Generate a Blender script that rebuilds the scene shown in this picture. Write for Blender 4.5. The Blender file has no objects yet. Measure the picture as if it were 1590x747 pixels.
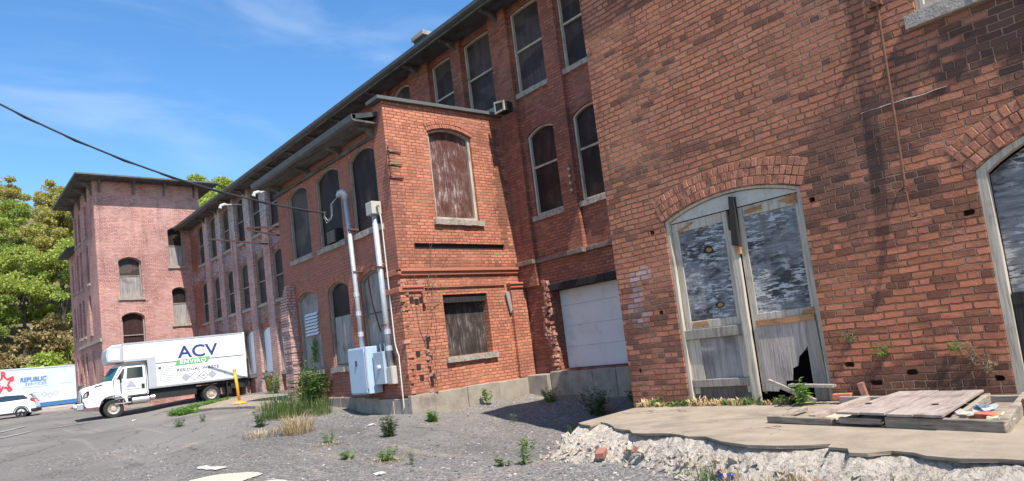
import bpy, bmesh, math, random
import numpy as np
from mathutils import Vector, Matrix, noise
from mathutils.geometry import tessellate_polygon
R = math.radians
random.seed(7)
scene = bpy.context.scene
COL = scene.collection

# ------------------------------------------------------------------ camera
# axes: X runs away to the right (into the buildings), Y runs away to the left along the mill, Z is up
F, YAW, PIT, ROL = 1032.758, 0.735109, 0.0921491, -0.1198975
fw = Vector((math.sin(YAW)*math.cos(PIT), math.cos(YAW)*math.cos(PIT), math.sin(PIT)))
rt = Vector((math.cos(YAW), -math.sin(YAW), 0))
up = Vector((-math.sin(YAW)*math.sin(PIT), -math.cos(YAW)*math.sin(PIT), math.cos(PIT)))
c, s = math.cos(ROL), math.sin(ROL)
r2 = c*rt + s*up
u2 = -s*rt + c*up
cam = bpy.data.cameras.new('camera')
cam.lens = 36*F/1590
cam.sensor_width = 36
cam.shift_y = 70.4/1590
cam.clip_end = 2000
cam.clip_start = 0.05
co = bpy.data.objects.new('camera', cam)
COL.objects.link(co)
mw = Matrix((r2, u2, -fw)).transposed().to_4x4()
mw.translation = Vector((0, 0, 1.5))
co.matrix_world = mw
scene.camera = co
scene.render.resolution_x, scene.render.resolution_y = 1024, 481

# ------------------------------------------------------------------ light
SUN_EL, SUN_AZ = R(57), R(10)      # azimuth of travel, measured from +Y towards +X
d = Vector((math.sin(SUN_AZ)*math.cos(SUN_EL), math.cos(SUN_AZ)*math.cos(SUN_EL), -math.sin(SUN_EL)))
sl = bpy.data.lights.new('sun', 'SUN')
sl.energy = 5.0
sl.angle = R(0.5)
sl.color = (1.0, 0.955, 0.88)
so = bpy.data.objects.new('sun', sl)
so.rotation_euler = d.to_track_quat('-Z', 'Y').to_euler()
so.location = (0, -20, 40)
COL.objects.link(so)

world = bpy.data.worlds.new('World')
scene.world = world
world.use_nodes = True
wn, wl = world.node_tree.nodes, world.node_tree.links
wn.clear()
out = wn.new('ShaderNodeOutputWorld')
bg = wn.new('ShaderNodeBackground')
bg.inputs['Strength'].default_value = 0.098
sky = wn.new('ShaderNodeTexSky')
sky.sky_type = 'NISHITA'
sky.sun_disc = False
sky.sun_elevation = SUN_EL
sky.sun_rotation = SUN_AZ + math.pi
sky.air_density = 1.0
sky.dust_density = 0.35
sky.ozone_density = 2.2
tc = wn.new('ShaderNodeTexCoord')
mp = wn.new('ShaderNodeMapping')
mp.inputs['Rotation'].default_value = (0, 0, R(30))
mp.inputs['Scale'].default_value = (1.3, 4.2, 7.5)
wl.new(tc.outputs['Generated'], mp.inputs['Vector'])
nz = wn.new('ShaderNodeTexNoise')
nz.inputs['Scale'].default_value = 1.55
nz.inputs['Detail'].default_value = 7
nz.inputs['Roughness'].default_value = 0.55
nz.inputs['Distortion'].default_value = 0.5
wl.new(mp.outputs[0], nz.inputs['Vector'])
cr = wn.new('ShaderNodeMapRange')
cr.interpolation_type = 'SMOOTHSTEP'
cr.inputs['From Min'].default_value = 0.48
cr.inputs['From Max'].default_value = 0.78
cr.inputs['To Max'].default_value = 0.22
wl.new(nz.outputs['Fac'], cr.inputs['Value'])
hs = wn.new('ShaderNodeHueSaturation')
hs.inputs['Saturation'].default_value = 1.25
hs.inputs['Value'].default_value = 1.58
wl.new(sky.outputs[0], hs.inputs['Color'])
cm = wn.new('ShaderNodeMixRGB')
cm.inputs['Color2'].default_value = (6.2, 7.0, 8.0, 1)
wl.new(cr.outputs[0], cm.inputs['Fac'])
wl.new(hs.outputs[0], cm.inputs['Color1'])
wl.new(cm.outputs[0], bg.inputs['Color'])
wl.new(bg.outputs[0], out.inputs['Surface'])
scene.view_settings.view_transform = 'Standard'
scene.view_settings.look = 'None'
scene.view_settings.exposure = 0.66
scene.view_settings.gamma = 1

# ------------------------------------------------------------------ node helpers
class NT:
    def __init__(s, name):
        s.m = bpy.data.materials.new(name)
        s.m.use_nodes = True
        s.n, s.l = s.m.node_tree.nodes, s.m.node_tree.links
        s.b = s.n['Principled BSDF']
        s.pos = s.n.new('ShaderNodeNewGeometry')
    def put(s, sock, v):
        if isinstance(v, bpy.types.NodeSocket): s.l.new(v, sock)
        elif isinstance(v, (tuple, list)) and len(v) == 3 and sock.type == 'RGBA': sock.default_value = (*v, 1)
        else: sock.default_value = v
    def math(s, op, a, b=None, c=None):
        n = s.n.new('ShaderNodeMath'); n.operation = op
        s.put(n.inputs[0], a)
        if b is not None: s.put(n.inputs[1], b)
        if c is not None: s.put(n.inputs[2], c)
        return n.outputs[0]
    def noise(s, scale, vec=None, detail=3, rough=0.55, dist=0, col=False):
        n = s.n.new('ShaderNodeTexNoise')
        n.inputs['Scale'].default_value = scale; n.inputs['Detail'].default_value = detail
        n.inputs['Roughness'].default_value = rough; n.inputs['Distortion'].default_value = dist
        s.l.new(vec if vec is not None else s.pos.outputs['Position'], n.inputs['Vector'])
        return n.outputs['Color' if col else 'Fac']
    def rng(s, v, a, b, c=0.0, d=1.0, smooth=True):
        n = s.n.new('ShaderNodeMapRange')
        if smooth: n.interpolation_type = 'SMOOTHSTEP'
        for i, q in zip((1, 2, 3, 4), (a, b, c, d)): s.put(n.inputs[i], q)
        s.put(n.inputs[0], v)
        return n.outputs[0]
    def mix(s, f, a, b, mode='MIX'):
        n = s.n.new('ShaderNodeMixRGB'); n.blend_type = mode
        s.put(n.inputs[0], f); s.put(n.inputs[1], a); s.put(n.inputs[2], b)
        return n.outputs[0]
    def ramp(s, f, stops, const=False):
        n = s.n.new('ShaderNodeValToRGB')
        e = n.color_ramp.elements
        if const: n.color_ramp.interpolation = 'CONSTANT'
        while len(e) < len(stops): e.new(0.5)
        for q, (p, col) in zip(e, stops):
            q.position = p; q.color = (*col, 1)
        s.put(n.inputs[0], f)
        return n.outputs[0]
    def sep(s, v):
        n = s.n.new('ShaderNodeSeparateXYZ'); s.l.new(v, n.inputs[0]); return n.outputs
    def comb(s, x, y, z):
        n = s.n.new('ShaderNodeCombineXYZ')
        for i, q in enumerate((x, y, z)): s.put(n.inputs[i], q)
        return n.outputs[0]
    def scaled(s, sc):
        n = s.n.new('ShaderNodeMapping'); n.inputs['Scale'].default_value = sc
        s.l.new(s.pos.outputs['Position'], n.inputs['Vector']); return n.outputs[0]
    def white(s, vec):
        n = s.n.new('ShaderNodeTexWhiteNoise'); n.noise_dimensions = '3D'
        s.l.new(vec, n.inputs['Vector']); return n.outputs
    def bump(s, h, dist, strength=1.0):
        n = s.n.new('ShaderNodeBump'); n.inputs['Distance'].default_value = dist
        n.inputs['Strength'].default_value = strength
        s.l.new(h, n.inputs['Height']); s.l.new(n.outputs[0], s.b.inputs['Normal'])
    def fin(s, col=None, rough=0.9, metal=0.0, spec=0.3):
        if col is not None: s.put(s.b.inputs['Base Color'], col)
        s.put(s.b.inputs['Roughness'], rough); s.b.inputs['Metallic'].default_value = metal
        s.b.inputs['Specular IOR Level'].default_value = spec
        return s.m

def brick_mat(name, palette, h, w, mortar_l, mortar_d, jitter=1.0, soot=0.5, soot_col=(0.035, 0.028, 0.026), bdist=0.012,
              patches=(), joint=0.0045, open_joints=0.5, mottling=0.35, head_pale=0.0, soot_scale=(1, 1, 1.7), smear=0.12):
    t = NT(name)
    P = t.pos.outputs['Position']
    x, y, z = t.sep(P)
    a = t.math('ADD', x, y)
    n1 = t.sep(t.noise(2.6, detail=2, col=True))
    n2 = t.sep(t.noise(19.0, detail=3, col=True))
    def off(v, nn1, nn2, k):
        v = t.math('MULTIPLY_ADD', t.math('SUBTRACT', nn1, 0.5), 0.045*jitter*k, v)
        return t.math('MULTIPLY_ADD', t.math('SUBTRACT', nn2, 0.5), 0.017*jitter, v)
    a = off(a, n1[0], n2[0], 1.0)
    z2 = off(z, n1[1], n2[1], 0.9)
    v = t.math('DIVIDE', z2, h)
    row = t.math('FLOOR', v)
    fv = t.math('SUBTRACT', v, row)
    rw = t.white(t.comb(row, 3.3, 1.7))
    hd = t.math('LESS_THAN', t.math('FLOORED_MODULO', row, 7.0), 0.5)
    ww = t.math('MULTIPLY_ADD', hd, -0.48*w, w)
    u = t.math('DIVIDE', a, ww)
    u = t.math('MULTIPLY_ADD', t.math('FLOORED_MODULO', row, 2.0), 0.5, u)
    u = t.math('MULTIPLY_ADD', rw[0], 0.22, u)
    col = t.math('FLOOR', u)
    fu = t.math('SUBTRACT', u, col)
    dx = t.math('MULTIPLY', t.math('SUBTRACT', 0.5, t.math('ABSOLUTE', t.math('SUBTRACT', fu, 0.5))), ww)
    dz = t.math('MULTIPLY', t.math('SUBTRACT', 0.5, t.math('ABSOLUTE', t.math('SUBTRACT', fv, 0.5))), h)
    dd = t.math('SMOOTH_MIN', dx, dz, 0.012)
    rb = t.white(t.comb(col, row, 7.7))
    r1 = rb[0]
    rc = t.sep(rb[1])
    jw = t.math('MULTIPLY_ADD', n2[2], 0.003, joint - 0.0015)
    edge = t.math('ADD', jw, 0.0075)
    mask = t.rng(dd, jw, edge)
    base = t.ramp(r1, palette)
    # mottling within each brick
    mot = t.noise(48, detail=4, rough=0.7)
    base = t.mix(mottling, base, t.mix(1.0, base, t.ramp(mot, [(0.3, (0.45, 0.42, 0.42)), (0.52, (1, 1, 1)), (0.75, (1.45, 1.4, 1.35))]), 'MULTIPLY'))
    big = t.noise(0.42, detail=4, rough=0.6)
    base = t.mix(1.0, base, t.ramp(big, [(0.3, (0.72, 0.70, 0.72)), (0.5, (1, 1, 1)), (0.72, (1.14, 1.08, 1.02))]), 'MULTIPLY')
    # patches of bricks of another batch, brick by brick
    for (py, pz, ry, rz, colr, amt) in patches:
        ax = t.math('ADD', x, y)
        ey = t.math('DIVIDE', t.math('SUBTRACT', ax, py), ry)
        ez = t.math('DIVIDE', t.math('SUBTRACT', z, pz), rz)
        r = t.math('SQRT', t.math('ADD', t.math('MULTIPLY', ey, ey), t.math('MULTIPLY', ez, ez)))
        r = t.math('ADD', r, t.math('MULTIPLY', t.math('SUBTRACT', rc[1], 0.5), 0.7))
        r = t.math('ADD', r, t.math('MULTIPLY', t.math('SUBTRACT', t.noise(2.2, detail=4), 0.5), 1.6))
        f = t.math('MULTIPLY', t.rng(r, 0.7, 1.0, 1.0, 0.0), amt)
        base = t.mix(f, base, t.mix(1.0, colr, t.ramp(rc[2], [(0, (0.7, 0.7, 0.7)), (1, (1.25, 1.25, 1.25))]), 'MULTIPLY'))
    # sooty bricks in clumps
    sn = t.noise(0.75, vec=t.scaled(soot_scale), detail=5, rough=0.62)
    st = t.math('MULTIPLY_ADD', t.math('SUBTRACT', rc[0], 0.5), 0.34, sn)
    sf = t.math('MULTIPLY', t.rng(st, 0.54, 0.66), soot)
    base = t.mix(sf, base, soot_col)
    mn = t.noise(1.1, detail=3)
    mf = t.rng(mn, 0.5 + 0.12*(open_joints-0.5)*2 - 0.06, 0.5 + 0.12*(open_joints-0.5)*2 + 0.1)
    mc = t.mix(mf, mortar_d, t.mix(t.noise(30), mortar_l, tuple(q*0.6 for q in mortar_l)))
    head = t.math('MULTIPLY', t.math('LESS_THAN', dx, dz), head_pale)  # head joints kept paler: shading of the bed joints is painted in
    mc = t.mix(t.math('MULTIPLY', head, t.rng(t.white(t.comb(col, row, 2.2))[0], 0.2, 0.5)), mc, mortar_l)
    colr = t.mix(mask, mc, base)
    colr = t.mix(t.rng(t.noise(1.7, detail=7, rough=0.7), 0.60, 0.74, 0, smear), colr, mortar_l)
    # dirt streaks running down
    dn = t.noise(1.0, vec=t.scaled((3.2, 3.2, 0.22)), detail=4, rough=0.6)
    colr = t.mix(t.rng(dn, 0.56, 0.76, 0.0, 0.45), colr, (0.06, 0.045, 0.04))
    hgt = t.math('MULTIPLY', mask, t.math('MULTIPLY_ADD', rc[2], 0.5, 0.75))
    hgt = t.math('ADD', hgt, t.math('MULTIPLY', t.noise(85, detail=3), 0.28))
    hgt = t.math('ADD', hgt, t.math('MULTIPLY', t.noise(14, detail=3), 0.5))
    t.bump(hgt, bdist)
    return t.fin(colr, 0.93, spec=0.2)

RED = lambda k: tuple(k)
WING_PAL = [(0.0, (0.30, 0.122, 0.074)), (0.2, (0.38, 0.150, 0.088)), (0.42, (0.42, 0.168, 0.098)), (0.6, (0.43, 0.182, 0.112)), (0.78, (0.46, 0.178, 0.098)), (0.9, (0.49, 0.208, 0.122)), (1.0, (0.32, 0.132, 0.084))]
m_wing = brick_mat('wing_brick', WING_PAL, 0.0777, 0.215, (0.38, 0.235, 0.16), (0.185, 0.088, 0.057), 1.0, 0.6, bdist=0.022, open_joints=0.78, head_pale=0.6, joint=0.004, soot_scale=(0.55, 0.55, 2.6), smear=0.28,
    patches=[(8.04+2.6, 1.35, 1.5, 0.95, (0.46, 0.16, 0.085), 0.75), (8.04+6.0, 1.5, 0.5, 1.3, (0.41, 0.15, 0.10), 0.6),
             (8.04+2.4, 0.55, 1.2, 0.38, (0.10, 0.055, 0.04), 0.8), (8.04+1.1, 3.95, 1.0, 0.55, (0.07, 0.048, 0.042), 0.8), (8.04+2.95, 3.3, 0.7, 0.55, (0.10, 0.06, 0.048), 0.6), (8.04+2.9, 2.75, 0.75, 0.45, (0.09, 0.055, 0.045), 0.65), (8.04+6.15, 1.85, 0.16, 0.35, (0.30, 0.27, 0.30), 0.55), (8.04+6.05, 2.35, 0.25, 0.12, (0.42, 0.36, 0.36), 0.5)])
ANX_PAL = [(0.0, (0.36, 0.140, 0.088)), (0.25, (0.47, 0.178, 0.108)), (0.5, (0.53, 0.208, 0.126)), (0.75, (0.56, 0.228, 0.140)), (1.0, (0.43, 0.165, 0.108))]
m_annex = brick_mat('annex_brick', ANX_PAL, 0.072, 0.2, (0.46, 0.23, 0.14), (0.25, 0.10, 0.062), 0.75, 0.22, bdist=0.014, open_joints=0.62, mottling=0.3, joint=0.0035,
    patches=[(11.89+10.75, 5.2, 0.22, 1.6, (0.17, 0.075, 0.05), 0.85), (11.89+9.6, 3.4, 2.0, 0.22, (0.20, 0.08, 0.055), 0.7), (11.89+8.0, 2.0, 0.22, 1.3, (0.36, 0.16, 0.11), 0.6), (11.89+7.75, 5.0, 0.2, 1.2, (0.22, 0.10, 0.08), 0.6)])
m_annex_side = brick_mat('annex_side_brick', [(0.0, (0.34, 0.135, 0.095)), (0.5, (0.41, 0.165, 0.115)), (1.0, (0.37, 0.145, 0.10))], 0.072, 0.2, (0.40, 0.19, 0.135), (0.24, 0.105, 0.078), 0.6, 0.15, bdist=0.006, open_joints=0.6, mottling=0.25, joint=0.003)  # duller than the end wall: this face's shade is painted into the palette
MAIN_PAL = [(0.0, (0.24, 0.095, 0.065)), (0.3, (0.33, 0.115, 0.075)), (0.6, (0.40, 0.145, 0.09)), (1.0, (0.29, 0.10, 0.066))]
m_main = brick_mat('mill_brick', MAIN_PAL, 0.073, 0.2, (0.38, 0.21, 0.15), (0.18, 0.085, 0.063), 0.7, 0.3, bdist=0.012, joint=0.0038, open_joints=0.6,
    patches=[(11.15+31.5, 7.15, 9.0, 0.42, (0.40, 0.34, 0.345), 0.8), (11.15+31.5, 4.2, 9.0, 0.4, (0.40, 0.30, 0.29), 0.6), (11.15+31.5, 9.6, 9.0, 0.4, (0.30, 0.26, 0.26), 0.6)])
PIL_PAL = [(0.0, (0.48, 0.275, 0.235)), (0.4, (0.57, 0.345, 0.295)), (0.7, (0.60, 0.385, 0.335)), (1.0, (0.50, 0.285, 0.24))]
m_pale = brick_mat('faded_brick', PIL_PAL, 0.073, 0.2, (0.46, 0.34, 0.30), (0.16, 0.10, 0.09), 0.6, 0.15, bdist=0.01, open_joints=0.5,
    patches=[(10.95+31.0, 8.9, 9.0, 1.25, (0.50, 0.455, 0.445), 0.85), (10.95+31.0, 4.1, 9.0, 0.5, (0.36, 0.28, 0.27), 0.5)])
TOW_PAL = [(0.0, (0.48, 0.245, 0.205)), (0.4, (0.56, 0.290, 0.245)), (0.7, (0.60, 0.325, 0.275)), (1.0, (0.49, 0.25, 0.21))]
m_tower = brick_mat('tower_brick', TOW_PAL, 0.073, 0.2, (0.46, 0.33, 0.28), (0.18, 0.10, 0.085), 0.6, 0.2, bdist=0.008, open_joints=0.45)

def simple(name, col, rough=0.6, metal=0.0, var=0.2, vs=6.0, spec=0.4, bump=0.0, bs=60, dirt=None):
    t = NT(name)
    n = t.noise(vs, detail=5, rough=0.6)
    cc = t.mix(1.0, col, t.ramp(n, [(0.25, (1-var,)*3), (0.75, (1+var*0.6,)*3)]), 'MULTIPLY')
    if dirt: cc = t.mix(t.rng(t.noise(dirt[1], detail=6, rough=0.65), 0.5, 0.72, 0, dirt[2]), cc, dirt[0])
    if bump: t.bump(t.noise(bs, detail=4), bump)
    return t.fin(cc, rough, metal, spec)

def wood(name, c1, c2, grain=(40, 40, 2.0), rough=0.85, c3=None, bump=0.004):
    t = NT(name)
    g = t.noise(1.0, vec=t.scaled(grain), detail=6, rough=0.65, dist=0.4)
    cc = t.ramp(g, [(0.28, c1), (0.5, c2), (0.72, c3 or tuple(min(1, q*1.25) for q in c2))])
    cc = t.mix(t.rng(t.noise(2.2, detail=5), 0.5, 0.75, 0, 0.55), cc, tuple(q*0.45 for q in c1))
    t.bump(g, bump)
    return t.fin(cc, rough, spec=0.2)

def plywood(name, dark, light, blue, stretch, knots=(), dist=1.5, wave=None, cover=0.0):
    t = NT(name)
    x, y, z = t.sep(t.pos.outputs['Position'])
    w = t.noise(1.0, vec=t.scaled(stretch), detail=7, rough=0.72, dist=dist)
    w2 = t.noise(1.7, detail=5, rough=0.65)
    if wave:
        wv = t.n.new('ShaderNodeTexWave'); wv.wave_type = 'BANDS'; wv.bands_direction = wave[0]
        for k, q in zip(('Scale', 'Distortion', 'Detail', 'Detail Scale', 'Detail Roughness'), (wave[1], wave[2], 4, wave[3], 0.62)): wv.inputs[k].default_value = q
        t.l.new(t.scaled(wave[4]), wv.inputs['Vector'])
        w = t.math('MULTIPLY_ADD', t.math('SUBTRACT', wv.outputs['Fac'], 0.5), 0.11, w)
    f = t.math('ADD', w, t.math('MULTIPLY_ADD', t.math('SUBTRACT', w2, 0.5), 0.75, cover))
    f = t.math('ADD', f, t.math('MULTIPLY', t.math('SUBTRACT', t.noise(60, detail=3, rough=0.7), 0.5), 0.16))
    cc = t.ramp(f, [(0.34, dark), (0.47, tuple((p+q)/2*0.85 for p, q in zip(dark, blue))), (0.57, blue), (0.70, light)])
    cc = t.mix(t.rng(t.noise(3.1, detail=5), 0.58, 0.72, 0, 0.6), cc, dark)
    cc = t.mix(1.0, cc, t.ramp(t.noise(1.0, vec=t.scaled((30, 4, 75) if wave and wave[0] == 'Z' else (130, 130, 6)), detail=4, rough=.7), [(.3, (.7, .7, .7)), (.5, (1, 1, 1)), (.7, (1.25, 1.25, 1.25))]), 'MULTIPLY')
    for (ky, kz, r) in knots:
        ey = t.math('DIVIDE', t.math('SUBTRACT', y, ky), r*1.5)
        ez = t.math('DIVIDE', t.math('SUBTRACT', z, kz), r)
        rr = t.math('SQRT', t.math('ADD', t.math('MULTIPLY', ey, ey), t.math('MULTIPLY', ez, ez)))
        rr = t.math('ADD', rr, t.math('MULTIPLY', t.math('SUBTRACT', t.noise(24), 0.5), 0.5))
        cc = t.mix(t.rng(rr, 0.95, 1.25, 1, 0), cc, (0.03, 0.022, 0.018))
        cc = t.mix(t.rng(rr, 0.6, 0.9, 1, 0), cc, (0.46, 0.25, 0.10))
    t.bump(f, 0.006)
    return t.fin(cc, 0.85, spec=0.15)

m_stone = simple('sill_stone', (0.36, 0.31, 0.26), 0.95, var=0.35, vs=14, bump=0.015, bs=45, dirt=((0.12, 0.10, 0.085), 8, 0.7))
m_ledge = simple('brown_ledge_stone', (0.20, 0.145, 0.115), 0.95, var=0.35, vs=10, bump=0.01, dirt=((0.09, 0.07, 0.06), 7, 0.7))
m_conc = simple('foundation_concrete', (0.33, 0.28, 0.225), 0.95, var=0.3, vs=3.5, bump=0.012, bs=50, dirt=((0.13, 0.105, 0.085), 2.0, 0.8))
t = NT('slab_concrete')
cc = t.ramp(t.noise(2.4, detail=7, rough=0.65), [(0.28, (0.225, 0.180, 0.135)), (0.5, (0.31, 0.248, 0.186)), (0.72, (0.37, 0.303, 0.232))])
cc = t.mix(t.rng(t.noise(1.3, vec=t.scaled((1, .6, 1)), detail=7, rough=0.7), 0.52, 0.66, 0, 0.65), cc, (0.18, 0.152, 0.125))
cc = t.mix(t.rng(t.noise(60, detail=4, rough=0.8), 0.56, 0.72, 0, 0.55), cc, (0.46, 0.39, 0.32))
cc = t.mix(t.rng(t.noise(38, detail=3, rough=0.8), 0.60, 0.70, 0, 0.6), cc, (0.17, 0.145, 0.12))
ck = t.n.new('ShaderNodeTexVoronoi'); ck.feature = 'DISTANCE_TO_EDGE'; ck.inputs['Scale'].default_value = 0.75
wv = t.n.new('ShaderNodeVectorMath'); wv.operation = 'ADD'
t.l.new(t.pos.outputs['Position'], wv.inputs[0]); t.l.new(t.noise(2.1, detail=6, col=True), wv.inputs[1]); t.l.new(wv.outputs[0], ck.inputs['Vector'])
ckf = t.math('MULTIPLY', t.rng(ck.outputs['Distance'], 0.002, 0.010, 1, 0), t.rng(t.noise(0.8), 0.46, 0.54))
cc = t.mix(t.math('MULTIPLY', ckf, .85), cc, (0.07, 0.055, 0.045))
t.bump(t.math('SUBTRACT', t.noise(90, detail=5, rough=0.7), ckf), 0.006)
m_slab = t.fin(cc, 0.95, spec=0.2)
t = NT('lime_rubble')
n_ = t.noise(11, detail=8, rough=0.72, dist=.3)
cc = t.ramp(n_, [(0.28, (0.40, 0.325, 0.25)), (0.40, (0.60, 0.51, 0.415)), (0.6, (0.70, 0.61, 0.51)), (0.8, (0.74, 0.66, 0.56))])
cc = t.mix(t.rng(t.noise(2.6, detail=6, rough=0.7), 0.54, 0.72, 0, 0.35), cc, (0.48, 0.395, 0.31))
cc = t.mix(t.rng(t.noise(7.5, detail=4, rough=0.6), 0.66, 0.72, 0, 0.6), cc, (0.36, 0.19, 0.13))
cv = t.math('ABSOLUTE', t.math('SUBTRACT', t.noise(9, detail=6, rough=0.65, dist=.6), 0.5))
cc = t.mix(t.rng(cv, 0.004, 0.022, .75, 0), cc, (0.17, 0.135, 0.105))
t.bump(t.math('ADD', t.math('MULTIPLY', n_, 1.6), t.noise(60, detail=5, rough=0.75)), 0.035)
m_rubble = t.fin(cc, 0.97, spec=0.15)
m_frame = wood('weathered_white_wood', (0.25, 0.20, 0.15), (0.47, 0.405, 0.32), c3=(0.57, 0.505, 0.415))
m_framed = wood('old_grey_wood', (0.13, 0.105, 0.085), (0.30, 0.255, 0.21), c3=(0.38, 0.335, 0.285))
m_frameb = wood('bare_brown_wood', (0.20, 0.09, 0.045), (0.40, 0.20, 0.09), grain=(6, 6, 60))
m_black = wood('charred_wood', (0.012, 0.010, 0.010), (0.035, 0.03, 0.028))
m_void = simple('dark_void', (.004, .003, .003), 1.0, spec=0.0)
m_pane = NT('dark_pane')
_n = m_pane.noise(1.6, vec=m_pane.scaled((2.2, 2.2, 0.8)), detail=5, rough=0.6)
_c = m_pane.ramp(_n, [(0.3, (0.014, 0.009, 0.008)), (0.5, (0.036, 0.020, 0.017)), (0.66, (0.065, 0.042, 0.036)), (0.8, (0.13, 0.115, 0.105))])
_oi = m_pane.n.new('ShaderNodeObjectInfo')
_g = m_pane.ramp(m_pane.noise(1.0, vec=m_pane.scaled((16, 16, 1.5)), detail=6, rough=.65), [(0.3, (0.07, 0.052, 0.042)), (0.6, (0.16, 0.13, 0.11)), (0.8, (0.22, 0.19, 0.17))])
_c = m_pane.mix(m_pane.math('MULTIPLY', m_pane.rng(_oi.outputs['Random'], .45, .95), .5), _c, _g)
_zz = m_pane.rng(m_pane.noise(0.9, vec=m_pane.scaled((.6, .6, 1.6)), detail=2), .47, .53, 0, .55)
_c = m_pane.mix(_zz, _c, (0.016, 0.011, 0.010))
m_pane = m_pane.fin(_c, 0.55, spec=0.2)
m_brownboard = wood('dark_brown_board', (0.020, 0.010, 0.009), (0.045, 0.020, 0.017), c3=(0.07, 0.036, 0.03))
m_greyboard = wood('grey_board', (0.17, 0.145, 0.13), (0.30, 0.27, 0.25), c3=(0.38, 0.35, 0.33), grain=(14, 14, 1.6))
m_redboard = plywood('peeling_red_board', (0.095, 0.034, 0.026), (0.44, 0.38, 0.355), (0.18, 0.105, 0.088), (16, 16, 3), dist=.6, wave=('X', 9.0, 6.0, 1.5, (1, 1, .35)), cover=-.02)
m_blackboard = plywood('black_weathered_board', (0.035, 0.028, 0.026), (0.24, 0.20, 0.18), (0.10, 0.082, 0.074), (18, 18, 3), dist=.6, wave=('X', 9.0, 6.0, 1.5, (1, 1, .35)), cover=-.03)
t = NT('flaking_grey_plywood')
x, y, z = t.sep(t.pos.outputs['Position'])
cc = t.ramp(t.noise(1.0, vec=t.scaled((8, 3, 42)), detail=6, rough=.65, dist=.3), [(.3, (.115, .112, .115)), (.55, (.20, .197, .203)), (.75, (.27, .265, .268))])
dk = t.rng(t.noise(1.0, vec=t.scaled((1.7, 1.7, 3.4)), detail=6, rough=.65), .48, .60, 0, .9)
cc = t.mix(dk, cc, (.050, .047, .046))
fl = t.math('MULTIPLY', t.rng(t.noise(1.0, vec=t.scaled((7, 5.5, 24)), detail=8, rough=.72), .485, .535), t.rng(t.noise(1.9, detail=4), .40, .56, .15, 1))
cc = t.mix(t.math('MULTIPLY', fl, .9), cc, (.50, .49, .47))
sg = t.rng(t.noise(1.0, vec=t.scaled((5, 5, .8)), detail=4), .56, .7, 0, .45)
cc = t.mix(sg, cc, (.10, .085, .07))
for (ky, kz, r) in ((4.91, 2.51, .045), (4.86, 1.74, .04), (.75, 2.0, .045)):
    ey = t.math('DIVIDE', t.math('SUBTRACT', y, ky), r*1.5); ez = t.math('DIVIDE', t.math('SUBTRACT', z, kz), r)
    rr = t.math('SQRT', t.math('ADD', t.math('MULTIPLY', ey, ey), t.math('MULTIPLY', ez, ez)))
    rr = t.math('ADD', rr, t.math('MULTIPLY', t.math('SUBTRACT', t.noise(24), .5), .7))
    cc = t.mix(t.rng(rr, .95, 1.3, 1, 0), cc, (.03, .022, .018)); cc = t.mix(t.rng(rr, .5, .9, 1, 0), cc, (.42, .23, .09))
t.bump(t.math('ADD', fl, t.noise(1.0, vec=t.scaled((8, 3, 42)), detail=6)), 0.005)
m_ply = t.fin(cc, .9, spec=.1)
m_plank = wood('silver_planks', (0.20, 0.16, 0.13), (0.40, 0.33, 0.285), c3=(0.48, 0.42, 0.37), grain=(38, 38, 2.0), bump=0.008)
m_white = simple('white_panel', (0.72, 0.73, 0.76), 0.55, var=0.06, vs=2, dirt=((0.5, 0.5, 0.5), 5, 0.3))
m_garage = simple('white_steel_door', (0.66, 0.65, 0.64), 0.5, var=0.08, vs=1.5, dirt=((0.40, 0.37, 0.33), 2.5, 0.4))
m_eave = wood('grey_eave_paint', (0.055, 0.05, 0.045), (0.125, 0.115, 0.105), c3=(0.19, 0.18, 0.165), grain=(9, 1.2, 9))
m_soffit = wood('dark_soffit', (0.035, 0.033, 0.032), (0.09, 0.085, 0.08), grain=(4, 2, 4))
m_gutter = simple('grey_green_gutter', (0.115, 0.118, 0.11), 0.6, var=0.2, vs=4, dirt=((0.06, 0.06, 0.055), 5, 0.6))
m_roof = simple('dark_roofing', (0.055, 0.058, 0.06), 0.9, var=0.3, vs=5, bump=0.01)
m_rust = simple('rusty_iron', (0.17, 0.075, 0.045), 0.85, var=0.45, vs=18, bump=0.003, bs=150, dirt=((0.06, 0.03, 0.022), 20, 0.6))
m_darkrust = simple('dark_rusty_iron', (0.075, 0.036, 0.028), 0.85, var=0.4, vs=18)
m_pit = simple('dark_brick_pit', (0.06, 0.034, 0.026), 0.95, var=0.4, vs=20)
m_box = simple('pale_blue_grey_steel', (0.40, 0.49, 0.60), 0.45, var=0.07, vs=3, dirt=((0.30, 0.32, 0.33), 5, 0.4))
m_box2 = simple('grey_steel_enclosure', (0.36, 0.42, 0.48), 0.5, var=0.1, vs=4, dirt=((0.25, 0.25, 0.25), 6, 0.4))
m_tan = simple('beige_junction_box', (0.46, 0.42, 0.36), 0.6, var=0.12)
m_galv = simple('galvanised_steel', (0.50, 0.51, 0.53), 0.42, 0.35, var=0.18, vs=12)
m_pvc = simple('white_conduit', (0.62, 0.61, 0.58), 0.5, var=0.1)
m_cable = simple('black_cable', (0.018, 0.018, 0.02), 0.6, var=0.1)
m_yellow = simple('yellow_orange_paint', (0.78, 0.36, 0.03), 0.5, var=0.12, vs=9, dirt=((0.35, 0.2, 0.07), 10, 0.5))
m_lampgrey = simple('pale_lamp_enamel', (0.55, 0.55, 0.53), 0.5, var=0.1)

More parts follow.
